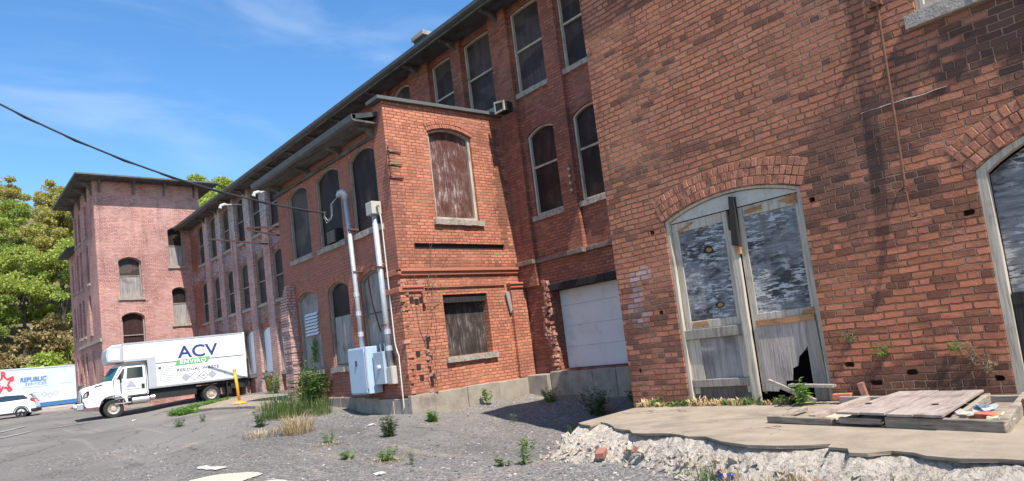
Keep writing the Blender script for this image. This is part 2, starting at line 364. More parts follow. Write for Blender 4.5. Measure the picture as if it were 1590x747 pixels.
def island(name, stops, rough=0.93, vs=30, bump=0.006, spec=0.2, trans=0.0):
    t = NT(name)
    cc = t.ramp(t.pos.outputs['Random Per Island'], stops)
    cc = t.mix(0.5, cc, t.mix(1.0, cc, t.ramp(t.noise(vs, detail=4), [(0.3, (0.55,)*3), (0.7, (1.3,)*3)]), 'MULTIPLY'))
    if bump: t.bump(t.noise(vs*2, detail=3), bump)
    if trans:
        t.fin(cc, rough, spec=spec)
        tr = t.n.new('ShaderNodeBsdfTranslucent'); t.l.new(cc, tr.inputs[0])
        mx = t.n.new('ShaderNodeMixShader'); mx.inputs[0].default_value = trans
        t.l.new(t.b.outputs[0], mx.inputs[1]); t.l.new(tr.outputs[0], mx.inputs[2])
        t.l.new(mx.outputs[0], t.n['Material Output'].inputs[0])
        return t.m
    return t.fin(cc, rough, spec=spec)
m_vous = island('arch_bricks', [(0, (0.33, 0.138, 0.084)), (0.5, (0.44, 0.182, 0.11)), (0.85, (0.48, 0.208, 0.128)), (1, (0.26, 0.115, 0.08))])
m_vousA = island('annex_arch_bricks', [(0, (0.38, 0.145, 0.09)), (0.6, (0.48, 0.18, 0.11)), (1, (0.33, 0.13, 0.085))])
m_brokenbrick = island('broken_bricks', [(0, (0.30, 0.12, 0.08)), (0.5, (0.44, 0.20, 0.14)), (0.8, (0.5, 0.3, 0.22)), (1, (0.2, 0.09, 0.07))])
m_loose = simple('loose_brick', (0.50, 0.16, 0.085), 0.92, var=0.3, vs=20, bump=0.006)
m_loosed = simple('old_loose_brick', (0.32, 0.14, 0.095), 0.92, var=0.3, vs=20, bump=0.006)

def leafmat(name, a, b, cc, trans=0.35):
    return island(name, [(0.0, a), (0.5, b), (1.0, cc)], 0.55, vs=4, bump=0, spec=0.3, trans=trans)
m_leaf = leafmat('weed_leaf', (0.055, 0.115, 0.022), (0.085, 0.17, 0.03), (0.13, 0.24, 0.045))
m_leafbr = leafmat('bright_weed_leaf', (0.10, 0.20, 0.03), (0.15, 0.29, 0.04), (0.20, 0.36, 0.06))
m_leafdk = leafmat('dark_weed_leaf', (0.035, 0.075, 0.022), (0.055, 0.11, 0.03), (0.08, 0.15, 0.04))
m_leafpale = leafmat('pale_weed_leaf', (0.14, 0.19, 0.09), (0.20, 0.25, 0.12), (0.26, 0.30, 0.16))
m_grass = leafmat('grass_blade', (0.07, 0.12, 0.03), (0.11, 0.17, 0.045), (0.17, 0.21, 0.07), 0.25)
m_straw = leafmat('dry_straw', (0.36, 0.25, 0.12), (0.50, 0.37, 0.19), (0.60, 0.48, 0.28), 0.2)
m_stem = simple('weed_stem', (0.13, 0.14, 0.05), 0.7, var=0.2)
m_deadstem = simple('dead_vine', (0.16, 0.12, 0.09), 0.9, var=0.3)
m_bark = simple('tree_bark', (0.10, 0.085, 0.07), 0.95, var=0.4, vs=6, bump=0.02)
m_tree = [leafmat('olive_leaf', (0.32, 0.29, 0.075), (0.46, 0.42, 0.11), (0.58, 0.53, 0.17), 0.45), leafmat('spring_leaf', (0.24, 0.30, 0.055), (0.36, 0.43, 0.08), (0.48, 0.53, 0.12), 0.45),
          leafmat('deep_leaf', (0.16, 0.22, 0.045), (0.25, 0.33, 0.06), (0.36, 0.42, 0.09), 0.45), leafmat('brown_twig_leaf', (0.24, 0.18, 0.08), (0.35, 0.26, 0.11), (0.44, 0.34, 0.14), 0.35)]

# ------------------------------------------------------------------ mesh helpers
def wloc(o):
    v = Vector((0, 0, 0))
    while o is not None:
        v += o.location; o = o.parent
    return v

class MB:
    def __init__(s): s.v, s.f, s.m = [], [], []
    def add(s, vs, fs, mi=0):
        k = len(s.v); s.v += [tuple(q) for q in vs]
        s.f += [tuple(i+k for i in f) for f in fs]; s.m += [mi]*len(fs)
    def box(s, x0, x1, y0, y1, z0, z1, mi=0):
        s.add([(x0, y0, z0), (x1, y0, z0), (x1, y1, z0), (x0, y1, z0), (x0, y0, z1), (x1, y0, z1), (x1, y1, z1), (x0, y1, z1)],
              [(0, 3, 2, 1), (4, 5, 6, 7), (0, 1, 5, 4), (1, 2, 6, 5), (2, 3, 7, 6), (3, 0, 4, 7)], mi)
        return s
    def obox(s, c, ax, hx, hy, hz, mi=0):      # oriented box, ax = 3 unit vectors
        c = Vector(c); vs = []
        for k in (-1, 1):
            for i, j in ((-1, -1), (1, -1), (1, 1), (-1, 1)):
                vs.append(c + ax[0]*hx*i + ax[1]*hy*j + ax[2]*hz*k)
        s.add(vs, [(0, 3, 2, 1), (4, 5, 6, 7), (0, 1, 5, 4), (1, 2, 6, 5), (2, 3, 7, 6), (3, 0, 4, 7)], mi); return s
    def beam(s, p, q, w, h, mi=0):
        p, q = Vector(p), Vector(q); d = (q-p); L = d.length; d.normalize()
        sd = d.cross(Vector((0, 0, 1)))
        if sd.length < 1e-3: sd = Vector((1, 0, 0))
        sd.normalize(); u = sd.cross(d)
        return s.obox((p+q)/2, (d, sd, u), L/2, w/2, h/2, mi)
    def prism(s, poly, vec, mi=0):              # poly: list of 3D points, extruded by vec
        n = len(poly); vec = Vector(vec); P = [Vector(p) for p in poly]
        s.add(P + [p+vec for p in P], [tuple(range(n)), tuple(range(2*n-1, n-1, -1))] + [(i, (i+1) % n + 0, (i+1) % n + n, i+n) for i in range(n)], mi); return s
    def ring(s, A, B, vec, mi=0):               # frame between two outlines with equal counts
        n = len(A); vec = Vector(vec); A = [Vector(p) for p in A]; B = [Vector(p) for p in B]
        vs = A + B + [p+vec for p in A] + [p+vec for p in B]; fs = []
        for i in range(n):
            j = (i+1) % n
            fs += [(i, j, n+j, n+i), (2*n+i, 3*n+i, 3*n+j, 2*n+j), (i, 2*n+i, 2*n+j, j), (n+i, n+j, 3*n+j, 3*n+i)]
        s.add(vs, fs, mi); return s
    def tube(s, pts, r, n=8, mi=0, cap=True):
        P = [Vector(p) for p in pts]; rs = r if isinstance(r, (list, tuple)) else [r]*len(P)
        rings = []; k = len(s.v)
        ref = Vector((0.31, 0.17, 0.93))
        for i, p in enumerate(P):
            t = (P[min(i+1, len(P)-1)] - P[max(i-1, 0)]).normalized()
            a = t.cross(ref)
            if a.length < 0.05: a = t.cross(Vector((1, 0, 0)))
            a.normalize(); b = t.cross(a)
            for j in range(n):
                an = 2*math.pi*j/n
                rings.append(p + (a*math.cos(an) + b*math.sin(an))*rs[i])
        fs = [(i*n+j, i*n+(j+1) % n, (i+1)*n+(j+1) % n, (i+1)*n+j) for i in range(len(P)-1) for j in range(n)]
        if cap: fs += [tuple(range(n-1, -1, -1)), tuple((len(P)-1)*n+j for j in range(n))]
        s.add(rings, fs, mi); return s
    def lathe(s, prof, c, axis, n=16, mi=0, cap=True):     # prof: (radius, offset along axis)
        axis = Vector(axis).normalized(); a = axis.orthogonal().normalized(); b = axis.cross(a); c = Vector(c)
        vs = [c + axis*h + (a*math.cos(2*math.pi*j/n) + b*math.sin(2*math.pi*j/n))*r for r, h in prof for j in range(n)]
        fs = [(i*n+j, i*n+(j+1) % n, (i+1)*n+(j+1) % n, (i+1)*n+j) for i in range(len(prof)-1) for j in range(n)]
        if cap: fs += [tuple(range(n-1, -1, -1)), tuple((len(prof)-1)*n+j for j in range(n))]
        s.add(vs, fs, mi); return s
    def blob(s, c, rx, ry, rz, seed=0, rough=0.25, n=2, mi=0):
        bm = bmesh.new(); bmesh.ops.create_icosphere(bm, subdivisions=n, radius=1)
        vs = []
        for v in bm.verts:
            k = 1 + rough*noise.noise(v.co*1.7 + Vector((seed*3.1, seed*1.7, seed)))*2
            vs.append((c[0]+v.co.x*rx*k, c[1]+v.co.y*ry*k, c[2]+v.co.z*rz*k))
        s.add(vs, [tuple(v.index for v in f.verts) for f in bm.faces], mi); bm.free(); return s
    def build(s, name, mats, parent=None, local=False, smooth=False, bevel=0, recalc=True, angle=None):
        me = bpy.data.meshes.new(name)
        off = Vector((0, 0, 0)) if (local or parent is None) else wloc(parent)
        me.from_pydata([(p[0]-off.x, p[1]-off.y, p[2]-off.z) for p in s.v], [], s.f)
        if not isinstance(mats, (list, tuple)): mats = [mats]
        for m in mats: me.materials.append(m)
        me.polygons.foreach_set('material_index', s.m)
        if recalc:
            bm = bmesh.new(); bm.from_mesh(me); bmesh.ops.recalc_face_normals(bm, faces=bm.faces); bm.to_mesh(me); bm.free()
        if smooth: me.polygons.foreach_set('use_smooth', [True]*len(me.polygons))
        o = bpy.data.objects.new(name, me); COL.objects.link(o)
        if parent is not None: o.parent = parent
        if bevel:
            b = o.modifiers.new('bevel', 'BEVEL'); b.width = bevel; b.segments = 2; b.limit_method = 'ANGLE'; b.angle_limit = R(40)
        return o

def tag(o, label=None, cat=None, group=None, kind=None):
    if label: o['label'] = label
    if cat: o['category'] = cat
    if group: o['group'] = group
    if kind: o['kind'] = kind
    return o
def thing(name, loc, label, cat, group=None, rz=0):
    o = bpy.data.objects.new(name, None); COL.objects.link(o)
    o.location = loc; o.rotation_euler = (0, 0, rz); o.empty_display_size = 0.2
    return tag(o, label, cat, group)

# ------------------------------------------------------------------ ground
G = [(0,0,0.0),(-10,2,0.0),(4,-6,0.0),(5.9,4.3,.13),(10.2,3.5,.22),(13.5,1.8,.22),(6.7,6.2,.03),(5.8,5.6,.11),(4.9,5.6,.17),(3.4,5.0,.16),(2.5,4.8,.15),(1.4,4.8,.15),(-3,5,.12),
(7.4,7.6,-.12),(8.1,8.3,-.12),(8.5,7.0,.03),(7.2,9.2,-.10),(9.0,8.6,-.02),(10.1,8.8,.06),(11.2,8.8,.20),(10.2,7.2,.22),(11.1,10.4,.22),(9.2,9.9,.10),(11.85,7.55,.42),(11.85,9.3,.42),(11.85,11.1,.42),(10.6,11.1,.33),(9,11.1,.25),(6.6,11,.05),(15.6,7.5,.62),(17.6,7.3,.72),
(20,9.5,.78),(24,10.7,.82),(28,10.8,.92),(33,10.8,.95),(30.9,5.8,.62),(30.2,9.36,.76),(25,4,.5),(37.7,6.7,.76),(46,6.7,.85),(47.6,4.3,.91),(53,5,1.08),(60,8,1.26),(62,6,1.27),(60,14,1.35),(62,-5,1.27),(40,-8,.7),(20,-10,.3),(30,-2,.5),(75,8,1.5),(75,-25,1.5),(40,-35,.8),(0,-30,0)]
GA = np.array(G, float)
_A = np.c_[np.ones(len(G)), GA[:, 0]]
_co = np.linalg.lstsq(_A, GA[:, 2], rcond=None)[0]
_res = GA[:, 2] - _A @ _co
def gz_arr(X, Y):
    d2 = (GA[None, :, 0]-Y[:, None])**2 + (GA[None, :, 1]-X[:, None])**2 + .3
    w = d2**-1.6
    base = _co[0] + _co[1]*np.clip(Y, -5, 75) + (w @ _res)/w.sum(1)
    hill = np.clip(Y-67, 0, 60)*0.50 * np.clip((Y-67)/10, 0, 1)
    return base + hill*np.clip((X+70)/30, 0, 1)
def gz(x, y): return float(gz_arr(np.array([float(x)]), np.array([float(y)]))[0])

def axis_steps(lo, hi, f0, f1, fine, grow, cap):
    a = list(np.arange(f0, f1+1e-6, fine)); st = fine; q = f1
    while q < hi: st = min(st*grow, cap); q += st; a.append(q)
    st = fine; q = f0; b = []
    while q > lo: st = min(st*grow, cap); q -= st; b.append(q)
    return np.array(b[::-1]+a)
def sheet(name, xs, ys, mat, fz, skip=None):
    XX, YY = np.meshgrid(xs, ys); zz = fz(XX.ravel(), YY.ravel())
    nx = len(xs); me = bpy.data.meshes.new(name)
    fs = [(j*nx+i, j*nx+i+1, (j+1)*nx+i+1, (j+1)*nx+i) for j in range(len(ys)-1) for i in range(nx-1)]
    me.from_pydata(np.c_[XX.ravel(), YY.ravel(), zz].tolist(), [], fs)
    me.materials.append(mat); me.polygons.foreach_set('use_smooth', [True]*len(fs))
    o = bpy.data.objects.new(name, me); COL.objects.link(o); return o
t = NT('old_asphalt_gravel')
vo = t.n.new('ShaderNodeTexVoronoi'); vo.inputs['Scale'].default_value = 48; t.l.new(t.pos.outputs['Position'], vo.inputs['Vector'])
vo2 = t.n.new('ShaderNodeTexVoronoi'); vo2.inputs['Scale'].default_value = 21; t.l.new(t.pos.outputs['Position'], vo2.inputs['Vector'])
st = t.ramp(t.sep(vo.outputs['Color'])[0], [(0.0, (0.085, 0.080, 0.080)), (0.5, (0.175, 0.165, 0.160)), (0.82, (0.29, 0.272, 0.255)), (0.95, (0.38, 0.35, 0.32)), (1.0, (0.48, 0.44, 0.39))])
st2 = t.ramp(t.sep(vo2.outputs['Color'])[1], [(0.0, (0.10, 0.097, 0.10)), (0.7, (0.17, 0.162, 0.160)), (1.0, (0.36, 0.34, 0.32))])
st = t.mix(0.35, st, st2)
asp = t.ramp(t.noise(70, detail=5, rough=0.7), [(0.3, (0.13, 0.123, 0.118)), (0.55, (0.20, 0.188, 0.178)), (0.75, (0.28, 0.262, 0.242))])
x_, y_, z_ = t.sep(t.pos.outputs['Position'])
grav = t.rng(t.math('ADD', t.noise(0.35, detail=5), t.rng(y_, 8, 20, 0.22, -0.12, False)), 0.46, 0.60)
cc = t.mix(grav, asp, st)
big = t.noise(0.22, vec=t.scaled((1.0, 0.6, 1)), detail=6, rough=0.6)
cc = t.mix(1.0, cc, t.ramp(big, [(0.3, (0.66, 0.64, 0.61)), (0.5, (0.92, 0.89, 0.85)), (0.72, (1.15, 1.09, 1.0))]), 'MULTIPLY')
dust = t.rng(t.noise(0.9, detail=6, rough=0.65), 0.60, 0.74, 0, 0.6)
cc = t.mix(dust, cc, (0.34, 0.265, 0.19))
stn = t.rng(t.noise(0.55, vec=t.scaled((1, .7, 1)), detail=6, rough=0.7), 0.56, 0.66, 0, 0.45)
cc = t.mix(stn, cc, (0.075, 0.070, 0.066))
trk = t.noise(1.0, vec=t.scaled((2.2, 0.16, 1)), detail=6, rough=0.65)
cc = t.mix(t.rng(trk, 0.56, 0.70, 0, 0.5), cc, (0.30, 0.255, 0.205))
far_dust = t.math('MULTIPLY', t.rng(y_, 46, 56), t.rng(t.noise(0.25, detail=5), 0.36, 0.55))
cc = t.mix(far_dust, cc, (0.40, 0.32, 0.23))
crk = t.n.new('ShaderNodeTexVoronoi'); crk.feature = 'DISTANCE_TO_EDGE'; crk.inputs['Scale'].default_value = 0.45
wv = t.n.new('ShaderNodeVectorMath'); wv.operation = 'ADD'
t.l.new(t.pos.outputs['Position'], wv.inputs[0]); t.l.new(t.noise(1.6, detail=5, col=True), wv.inputs[1]); t.l.new(wv.outputs[0], crk.inputs['Vector'])
cf = t.math('MULTIPLY', t.rng(crk.outputs['Distance'], 0.004, 0.018, 1, 0), t.math('SUBTRACT', 1.0, grav))
cc = t.mix(t.math('MULTIPLY', cf, 0.6), cc, (0.05, 0.048, 0.046))
hh = t.math('ADD', t.math('MULTIPLY', t.math('MULTIPLY', t.math('SUBTRACT', 1.0, vo.outputs['Distance']), grav), 1.2), t.math('MULTIPLY', t.noise(26, detail=4), 0.9))
t.bump(hh, 0.012)
m_ground = t.fin(cc, 0.95, spec=0.2)
t = NT('leafy_hillside')
cc = t.ramp(t.noise(0.5, detail=6, rough=0.65), [(0.3, (0.07, 0.075, 0.03)), (0.5, (0.14, 0.12, 0.06)), (0.7, (0.22, 0.18, 0.10))])
m_hill = t.fin(cc, 1.0, spec=0.1)

xs = axis_steps(-220, 300, 0.5, 10.5, 0.14, 1.11, 14)
ys = axis_steps(-60, 72, 1.0, 15.0, 0.14, 1.07, 3)
ys = ys[ys <= 72.5]
def gz_noisy(X, Y):
    z = gz_arr(X, Y)
    n = np.array([noise.noise(Vector((x*1.3, y*1.3, 0)))*0.02 + noise.noise(Vector((x*4, y*4, 5)))*0.006 for x, y in zip(X, Y)])
    return z + n*np.clip((40-np.abs(Y))/30, 0, 1)
tag(sheet('ground', xs, ys, m_ground, gz_noisy), kind='structure')
yt = ys[-1]
tag(sheet('hillside', np.linspace(-220, 300, 90), np.array([yt-0.02]+list(np.linspace(yt+2.5, 420, 60))), m_hill, gz_arr), kind='structure')

# ------------------------------------------------------------------ building helpers
class PL:
    """wall plane: 'X' faces -X at X=c (a = Y); 'Y' faces -Y at Y=c (a = X); depth goes inwards"""
    def __init__(s, k, c): s.k, s.c = k, c
    def __call__(s, a, z, d=0.0): return (s.c+d, a, z) if s.k == 'X' else (a, s.c+d, z)
    def vec(s, d): return (d, 0, 0) if s.k == 'X' else (0, d, 0)
    def box(s, mb, a0, a1, z0, z1, d0, d1, mi=0):
        if s.k == 'X': mb.box(s.c+d0, s.c+d1, a0, a1, z0, z1, mi)
        else: mb.box(a0, a1, s.c+d0, s.c+d1, z0, z1, mi)
        return mb
def arch(a0, a1, z0, zs, rise, n=8):
    p = [(a0, z0), (a1, z0), (a1, zs)]
    if rise > 0.005:
        w = (a1-a0)/2; r = (w*w + rise*rise)/(2*rise); cz = zs + rise - r; th = math.asin(min(1, w/r))
        for i in range(1, n):
            q = th - 2*th*i/n
            p.append(((a0+a1)/2 + r*math.sin(q), cz + r*math.cos(q)))
    p.append((a0, zs))
    return p
def wall(pl, outer, holes, depth, name, mat, parent):
    mb = MB()
    loops = [outer] + holes
    flat = [q for l in loops for q in l]
    tris = tessellate_polygon([[Vector((a, z, 0)) for a, z in l] for l in loops])
    mb.add([pl(a, z) for a, z in flat], tris)
    for l in loops:
        n = len(l)
        mb.add([pl(a, z) for a, z in l] + [pl(a, z, depth) for a, z in l], [(i, (i+1) % n, (i+1) % n + n, i+n) for i in range(n)])
    o = mb.build(name, mat, parent, recalc=False)
    bm = bmesh.new(); bm.from_mesh(o.data); bmesh.ops.remove_doubles(bm, verts=bm.verts, dist=1e-5); bmesh.ops.recalc_face_normals(bm, faces=bm.faces); bm.to_mesh(o.data); bm.free()
    return o
def window(parent, pl, a0, a1, z0, zs, rise, mat=None, depth=0.2, fr=0.06, sill=0.12, rail=0.52, fmat=None, sash2=None, label=None, lower=None, sillmat=None):
    mat = mat or m_pane; fmat = fmat or m_frame
    P = arch(a0-0.004, a1+0.004, z0-0.004, zs, rise+0.004)
    w = MB().prism([pl(a, z, depth) for a, z in P], pl.vec(0.03)).build('window', mat, parent)
    if label: w['label'] = label
    if fr:
        A = arch(a0+0.004, a1-0.004, z0+0.004, zs-0.004, rise)
        B = arch(a0+fr, a1-fr, z0+fr, zs-fr*0.4, max(rise-fr*0.3, 0.006 if rise > 0.005 else 0))
        fb = MB().ring([pl(a, z, depth-0.075) for a, z in A], [pl(a, z, depth-0.075) for a, z in B], pl.vec(0.072))
        if rail:
            zr = z0 + (zs-z0)*rail
            pl.box(fb, a0+fr+0.002, a1-fr-0.002, zr-0.022, zr+0.022, depth-0.055, depth-0.003)
        fb.build('frame', fmat, w)
    if lower:       # a board over the lower sash
        zr = z0 + (zs-z0)*rail
        pl.box(MB(), a0+fr*1.2, a1-fr*1.2, z0+fr, zr-0.03, depth-0.03, depth-0.006).build('board', lower, w)
    if sill:
        sb = MB(); n = 7; rnd = random.Random(int(a0*977+z0*31))
        for i in range(n):
            q0, q1 = a0-0.09+(a1-a0+0.18)*i/n, a0-0.09+(a1-a0+0.18)*(i+1)/n
            pl.box(sb, q0, q1, z0-sill-0.006+rnd.uniform(-.006, .006), z0-0.006+rnd.uniform(-.004, 0), -0.07+rnd.uniform(-.012, .01), depth-0.01)
        sb.build('sill', sillmat or m_stone, w)
    return w
def voussoirs(parent, pl, a0, a1, zs, rise, rows, mat, bh=0.1, bw=0.066, proud=0.012, name='brick_arch'):
    w = (a1-a0)/2; r0 = (w*w + rise*rise)/(2*rise); cz = zs + rise - r0; th = math.asin(w/r0); mb = MB()
    rnd = random.Random(int(a0*100))
    for k in range(rows):
        ra, rb = r0 + 0.004 + k*(bh+0.008), r0 + k*(bh+0.008) + bh
        n = max(4, int(2*th*(ra+rb)/2/(bw+0.006)))
        for i in range(n):
            q0, q1 = -th + 2*th*(i+0.06)/n, -th + 2*th*(i+0.94)/n
            q0 += rnd.uniform(-.002, .002); pr = proud + rnd.uniform(-.006, .008)
            pts = [((a0+a1)/2 + r*math.sin(q), cz + r*math.cos(q)) for r, q in ((ra, q0), (ra, q1), (rb, q1), (rb, q0))]
            mb.prism([pl(a, z, -pr) for a, z in pts], pl.vec(0.05))
    return mb.build(name, mat, parent, bevel=0.006)

# ------------------------------------------------------------------ MAIN MILL
mill = thing('mill_building', (14, 22, 0.5), 'long three storey red brick mill with rows of dark arched windows between brick pilasters', 'building')
pm = PL('X', 11.15)
CL = [35.67-1.89*i for i in range(10)]
holes, wins = [], []
def hole(pl_list, a0, a1, z0, zs, rise, **k):
    holes.append(arch(a0, a1, z0, zs, rise)); wins.append((a0, a1, z0, zs, rise, k))
for i, cy in enumerate(CL):
    hole(0, cy-.49, cy+.65, 7.7, 9.55, .17, fr=0.035, fmat=m_framed, depth=.08)
    hole(0, cy-.49, cy+.65, 4.65, 6.52, .17, fr=0.035, fmat=m_framed, depth=.08)
    hole(0, cy-.49, cy+.65, 1.68, 3.46, .18, fr=0.035, fmat=m_framed, depth=.08, mat=m_white if i in (3, 4, 5) else None, rail=0 if i in (3, 4, 5) else .5)
for a0, a1 in ((10.17, 11.26), (8.65, 9.68), (12.0, 13.17), (13.62, 14.67)):
    hole(0, a0, a1, 7.62, 9.66, 0.03, fr=0.05, rail=0.52, depth=.12)
hole(0, 15.7, 16.85, 7.62, 9.5, .26, fr=0.05, depth=.12)
for a0, a1 in ((10.17, 11.16), (8.65, 9.66)):
    hole(0, a0, a1, 4.55, 6.5, 0.15, fr=0.055, rail=0.6, depth=.12)
holes.append(arch(8.4, 10.98, 0.86, 2.84, 0))
wall(pm, [(6.3, -0.2), (37.7, -0.2), (37.7, 9.95), (6.3, 9.95)], holes, 0.34, 'wall', m_main, mill)
for a0, a1, z0, zs, rise, k in wins:
    window(mill, pm, a0, a1, z0, zs, rise, **k)
# rest of the shell: far wall and end
MB().box(21.5, 21.85, 6.3, 37.7, -0.2, 9.95).build('rear_wall', m_main, mill)
MB().box(11.5, 21.5, 6.3, 6.64, -0.2, 9.95).build('end_wall', m_main, mill)
# pilasters
pb = []
for i in range(10):
    cy = CL[i]-0.865
    if cy < 18.6: continue
    mb = MB(); mb.box(11.03, 11.153, cy-.34, cy+.34, 0.3, 9.86)
    mb.box(10.97, 11.153, cy-.36, cy+.36, 0.3, 1.5)
    mb.build('pilaster', m_pale, mill)
for y0, y1, x0 in ((9.70, 10.15, 11.03), (11.30, 11.96, 11.03)):
    mb = MB().box(x0, 11.153, y0, y1, 3.52, 9.86)
    if y0 > 11: mb = MB().box(x0, 11.153, y0, 11.888, 2.9, 7.0).box(x0, 11.153, y0, y1, 7.32, 9.86).box(x0, 11.153, y0, 11.888, 7.0, 7.32)
    mb.build('pilaster', m_main, mill)
for y0, y1, x0 in ((13.19, 13.60, 11.03), (14.69, 15.66, 11.03), (16.9, 17.6, 11.03)):
    MB().box(x0, 11.153, y0, y1, 6.9, 9.86).build('pilaster', m_main, mill)
# belt course round the recess, in three broken lengths
bb = MB()
bb.box(11.06, 11.153, 10.16, 11.28, 3.42, 3.52); bb.box(10.94, 11.153, 11.285, 11.885, 3.42, 3.53); bb.box(10.94, 11.153, 9.67, 10.155, 3.40, 3.51); bb.box(11.06, 11.153, 8.2, 9.665, 3.42, 3.52)
bb.build('belt_course', m_ledge, mill, bevel=0.012)
# garage bay
g = MB().box(11.42, 11.46, 8.42, 10.978, 0.87, 2.84)
gd = g.build('garage_door', m_garage, mill)
for k in range(4):
    MB().box(11.405, 11.422, 8.42, 10.97, 0.872+k*0.488, 0.872+k*0.488+0.48).build('panel', m_garage, gd, bevel=0.006)
MB().box(11.06, 11.40, 8.4, 11.06, 2.70, 2.86).build('lintel', m_black, mill, bevel=.01)
mb = MB()
for k in range(7):
    mb.box(10.9+random.uniform(-.03, .03), 11.153, 6.5+k*0.66, 6.5+(k+1)*0.66-0.01, 0.0, 0.84+random.uniform(-.02, .01))
mb.box(10.8, 11.15, 11.12, 11.885, 0.0, 0.80)
mb.build('foundation', m_conc, mill, bevel=0.02)
rnd = random.Random(5); mb = MB()       # spalled corner of broken bricks beside the garage
for k in range(190):
    z = rnd.uniform(0.86, 3.0); wv_ = 0.2*(0.7+0.5*math.sin(z*4.0))
    y = 11.06 + rnd.uniform(-.06, wv_); a = rnd.uniform(-.5, .5)
    ax = (Vector((math.cos(a), math.sin(a), rnd.uniform(-.25, .25))).normalized(), Vector((-math.sin(a), math.cos(a), 0)), Vector((0, 0, 1)))
    mb.obox((11.13-rnd.uniform(0, .07), y, z), ax, rnd.uniform(.03, .07), rnd.uniform(.02, .055), rnd.uniform(.018, .036))
mb.build('broken_corner', m_brokenbrick, mill)
# eaves and roof
mb = MB().prism([(10.45, 6.2, 9.87), (10.45, 6.2, 9.93), (16.3, 6.2, 11.6), (22.4, 6.2, 9.93), (22.4, 6.2, 9.87), (11.2, 6.2, 9.951), (10.5, 6.2, 9.86)], (0, 31.49, 0))
mb = MB().prism([(10.42, 6.2, 9.90), (10.42, 6.2, 9.96), (16.5, 6.2, 11.5), (22.4, 6.2, 9.96), (22.4, 6.2, 9.90), (16.5, 6.2, 11.3)], (0, 31.49, 0))
roof = mb.build('roof', m_roof, mill)
MB().box(10.48, 11.149, 6.2, 37.69, 9.862, 9.898).build('soffit', m_soffit, roof)
gt = MB().prism([(10.30, 6.2, 9.97), (10.31, 6.2, 9.88), (10.40, 6.2, 9.85), (10.415, 6.2, 9.97)], (0, 31.4, 0)); gt.build('gutter', m_gutter, roof)
MB().box(10.43, 10.475, 6.2, 37.69, 9.80, 9.895).build('fascia', m_eave, roof)
for y in [8.1, 9.92, 11.63, 13.4, 15.17, 17.25] + [c_-0.865 for c_ in CL[:-1]]:
    prof = [(11.148, 9.55), (11.06, 9.55), (10.98, 9.68), (10.8, 9.78), (10.55, 9.80), (10.52, 9.859), (11.148, 9.859)]
    MB().prism([(x, y-0.06, z) for x, z in prof], (0, 0.12, 0)).build('bracket', m_eave, roof)
ch = MB().box(11.5, 11.95, 15.3, 15.82, 10.0, 11.05).build('chimney', m_roof, roof)
MB().box(11.44, 12.0, 15.24, 15.88, 11.05, 11.2).build('cap', m_stone, ch, bevel=0.02)
# insulator rack beside the second floor window
ir = MB(); ir.tube([(10.99, 9.78, 4.75), (10.99, 9.78, 5.45)], 0.012, 6, 0)
for k in range(4): ir.lathe([(0.02, 0), (0.035, .02), (0.022, .04), (0.035, .06), (0.02, .08)], (10.98, 9.78, 4.82+k*.16), (-1, -.6, 0), 8, 1)
ir.build('insulator_rack', [m_rust, m_tan], mill)
# ground board over the annex roof gap
vf = MB().box(10.5, 10.8, 11.15, 11.47, 7.11, 7.34).build('roof_vent', m_black, mill)
MB().ring([(10.495, 11.14, 7.10), (10.495, 11.48, 7.10), (10.495, 11.48, 7.40), (10.495, 11.14, 7.34)], [(10.495, 11.18, 7.14), (10.495, 11.44, 7.14), (10.495, 11.44, 7.35), (10.495, 11.18, 7.30)], (.04, 0, 0)).build('vent_frame', m_frame, vf)

# ------------------------------------------------------------------ ANNEX
annex = thing('brick_annex', (9.4, 14.8, 0.4), 'two storey orange brick annex with a boarded arched window, built out from the long mill', 'building')
pe = PL('Y', 11.89); ps = PL('X', 7.61)
eh = [arch(8.74, 9.98, 4.55, 6.58, .14), arch(8.66, 9.93, 1.47, 2.84, 0), arch(8.06, 10.66, 3.86, 4.0, 0)]
wall(pe, [(7.614, 0.1), (11.14, 0.1), (11.14, 7.24), (7.614, 7.12)], eh, 0.3, 'end_wall', m_annex, annex)
window(annex, pe, 8.74, 9.98, 4.55, 6.58, .14, mat=m_redboard, depth=.14, fr=.07, rail=0, sill=.12, label='peeling dark red board')
window(annex, pe, 8.66, 9.93, 1.47, 2.84, 0, mat=m_blackboard, depth=.2, fr=0, rail=0, sill=.13, label='black weathered board')
MB().box(8.66, 9.93, 11.93, 12.08, 2.66, 2.838).build('lintel', m_black, annex)
MB().box(8.05, 10.67, 11.95, 11.99, 3.85, 4.01).build('groove', m_black, annex)
sh, sw = [], []
for a0, a1 in ((12.38, 13.58), (14.08, 15.34), (15.84, 17.02)):
    sh.append(arch(a0, a1, 4.5, 6.22, .17)); sw.append((a0, a1, 4.5, 6.22, .17, dict(fr=.045, rail=0, depth=.09, fmat=m_framed)))
for k, (a0, a1) in enumerate(((12.42, 13.58), (14.16, 15.22), (15.80, 17.02))):
    sh.append(arch(a0, a1, 1.54, 3.40, .18)); sw.append((a0, a1, 1.54, 3.40, .18, dict(fr=.04, rail=0, depth=.11, fmat=m_framed, mat=m_greyboard if k != 1 else m_pane, lower=None)))
wall(ps, [(11.894, 0.1), (17.75, 0.1), (17.75, 6.9), (12.3, 6.9), (12.3, 7.1), (11.894, 7.1)], sh, 0.3, 'side_wall', m_annex_side, annex)
SW = [window(annex, ps, *q[:5], **q[5]) for q in sw]
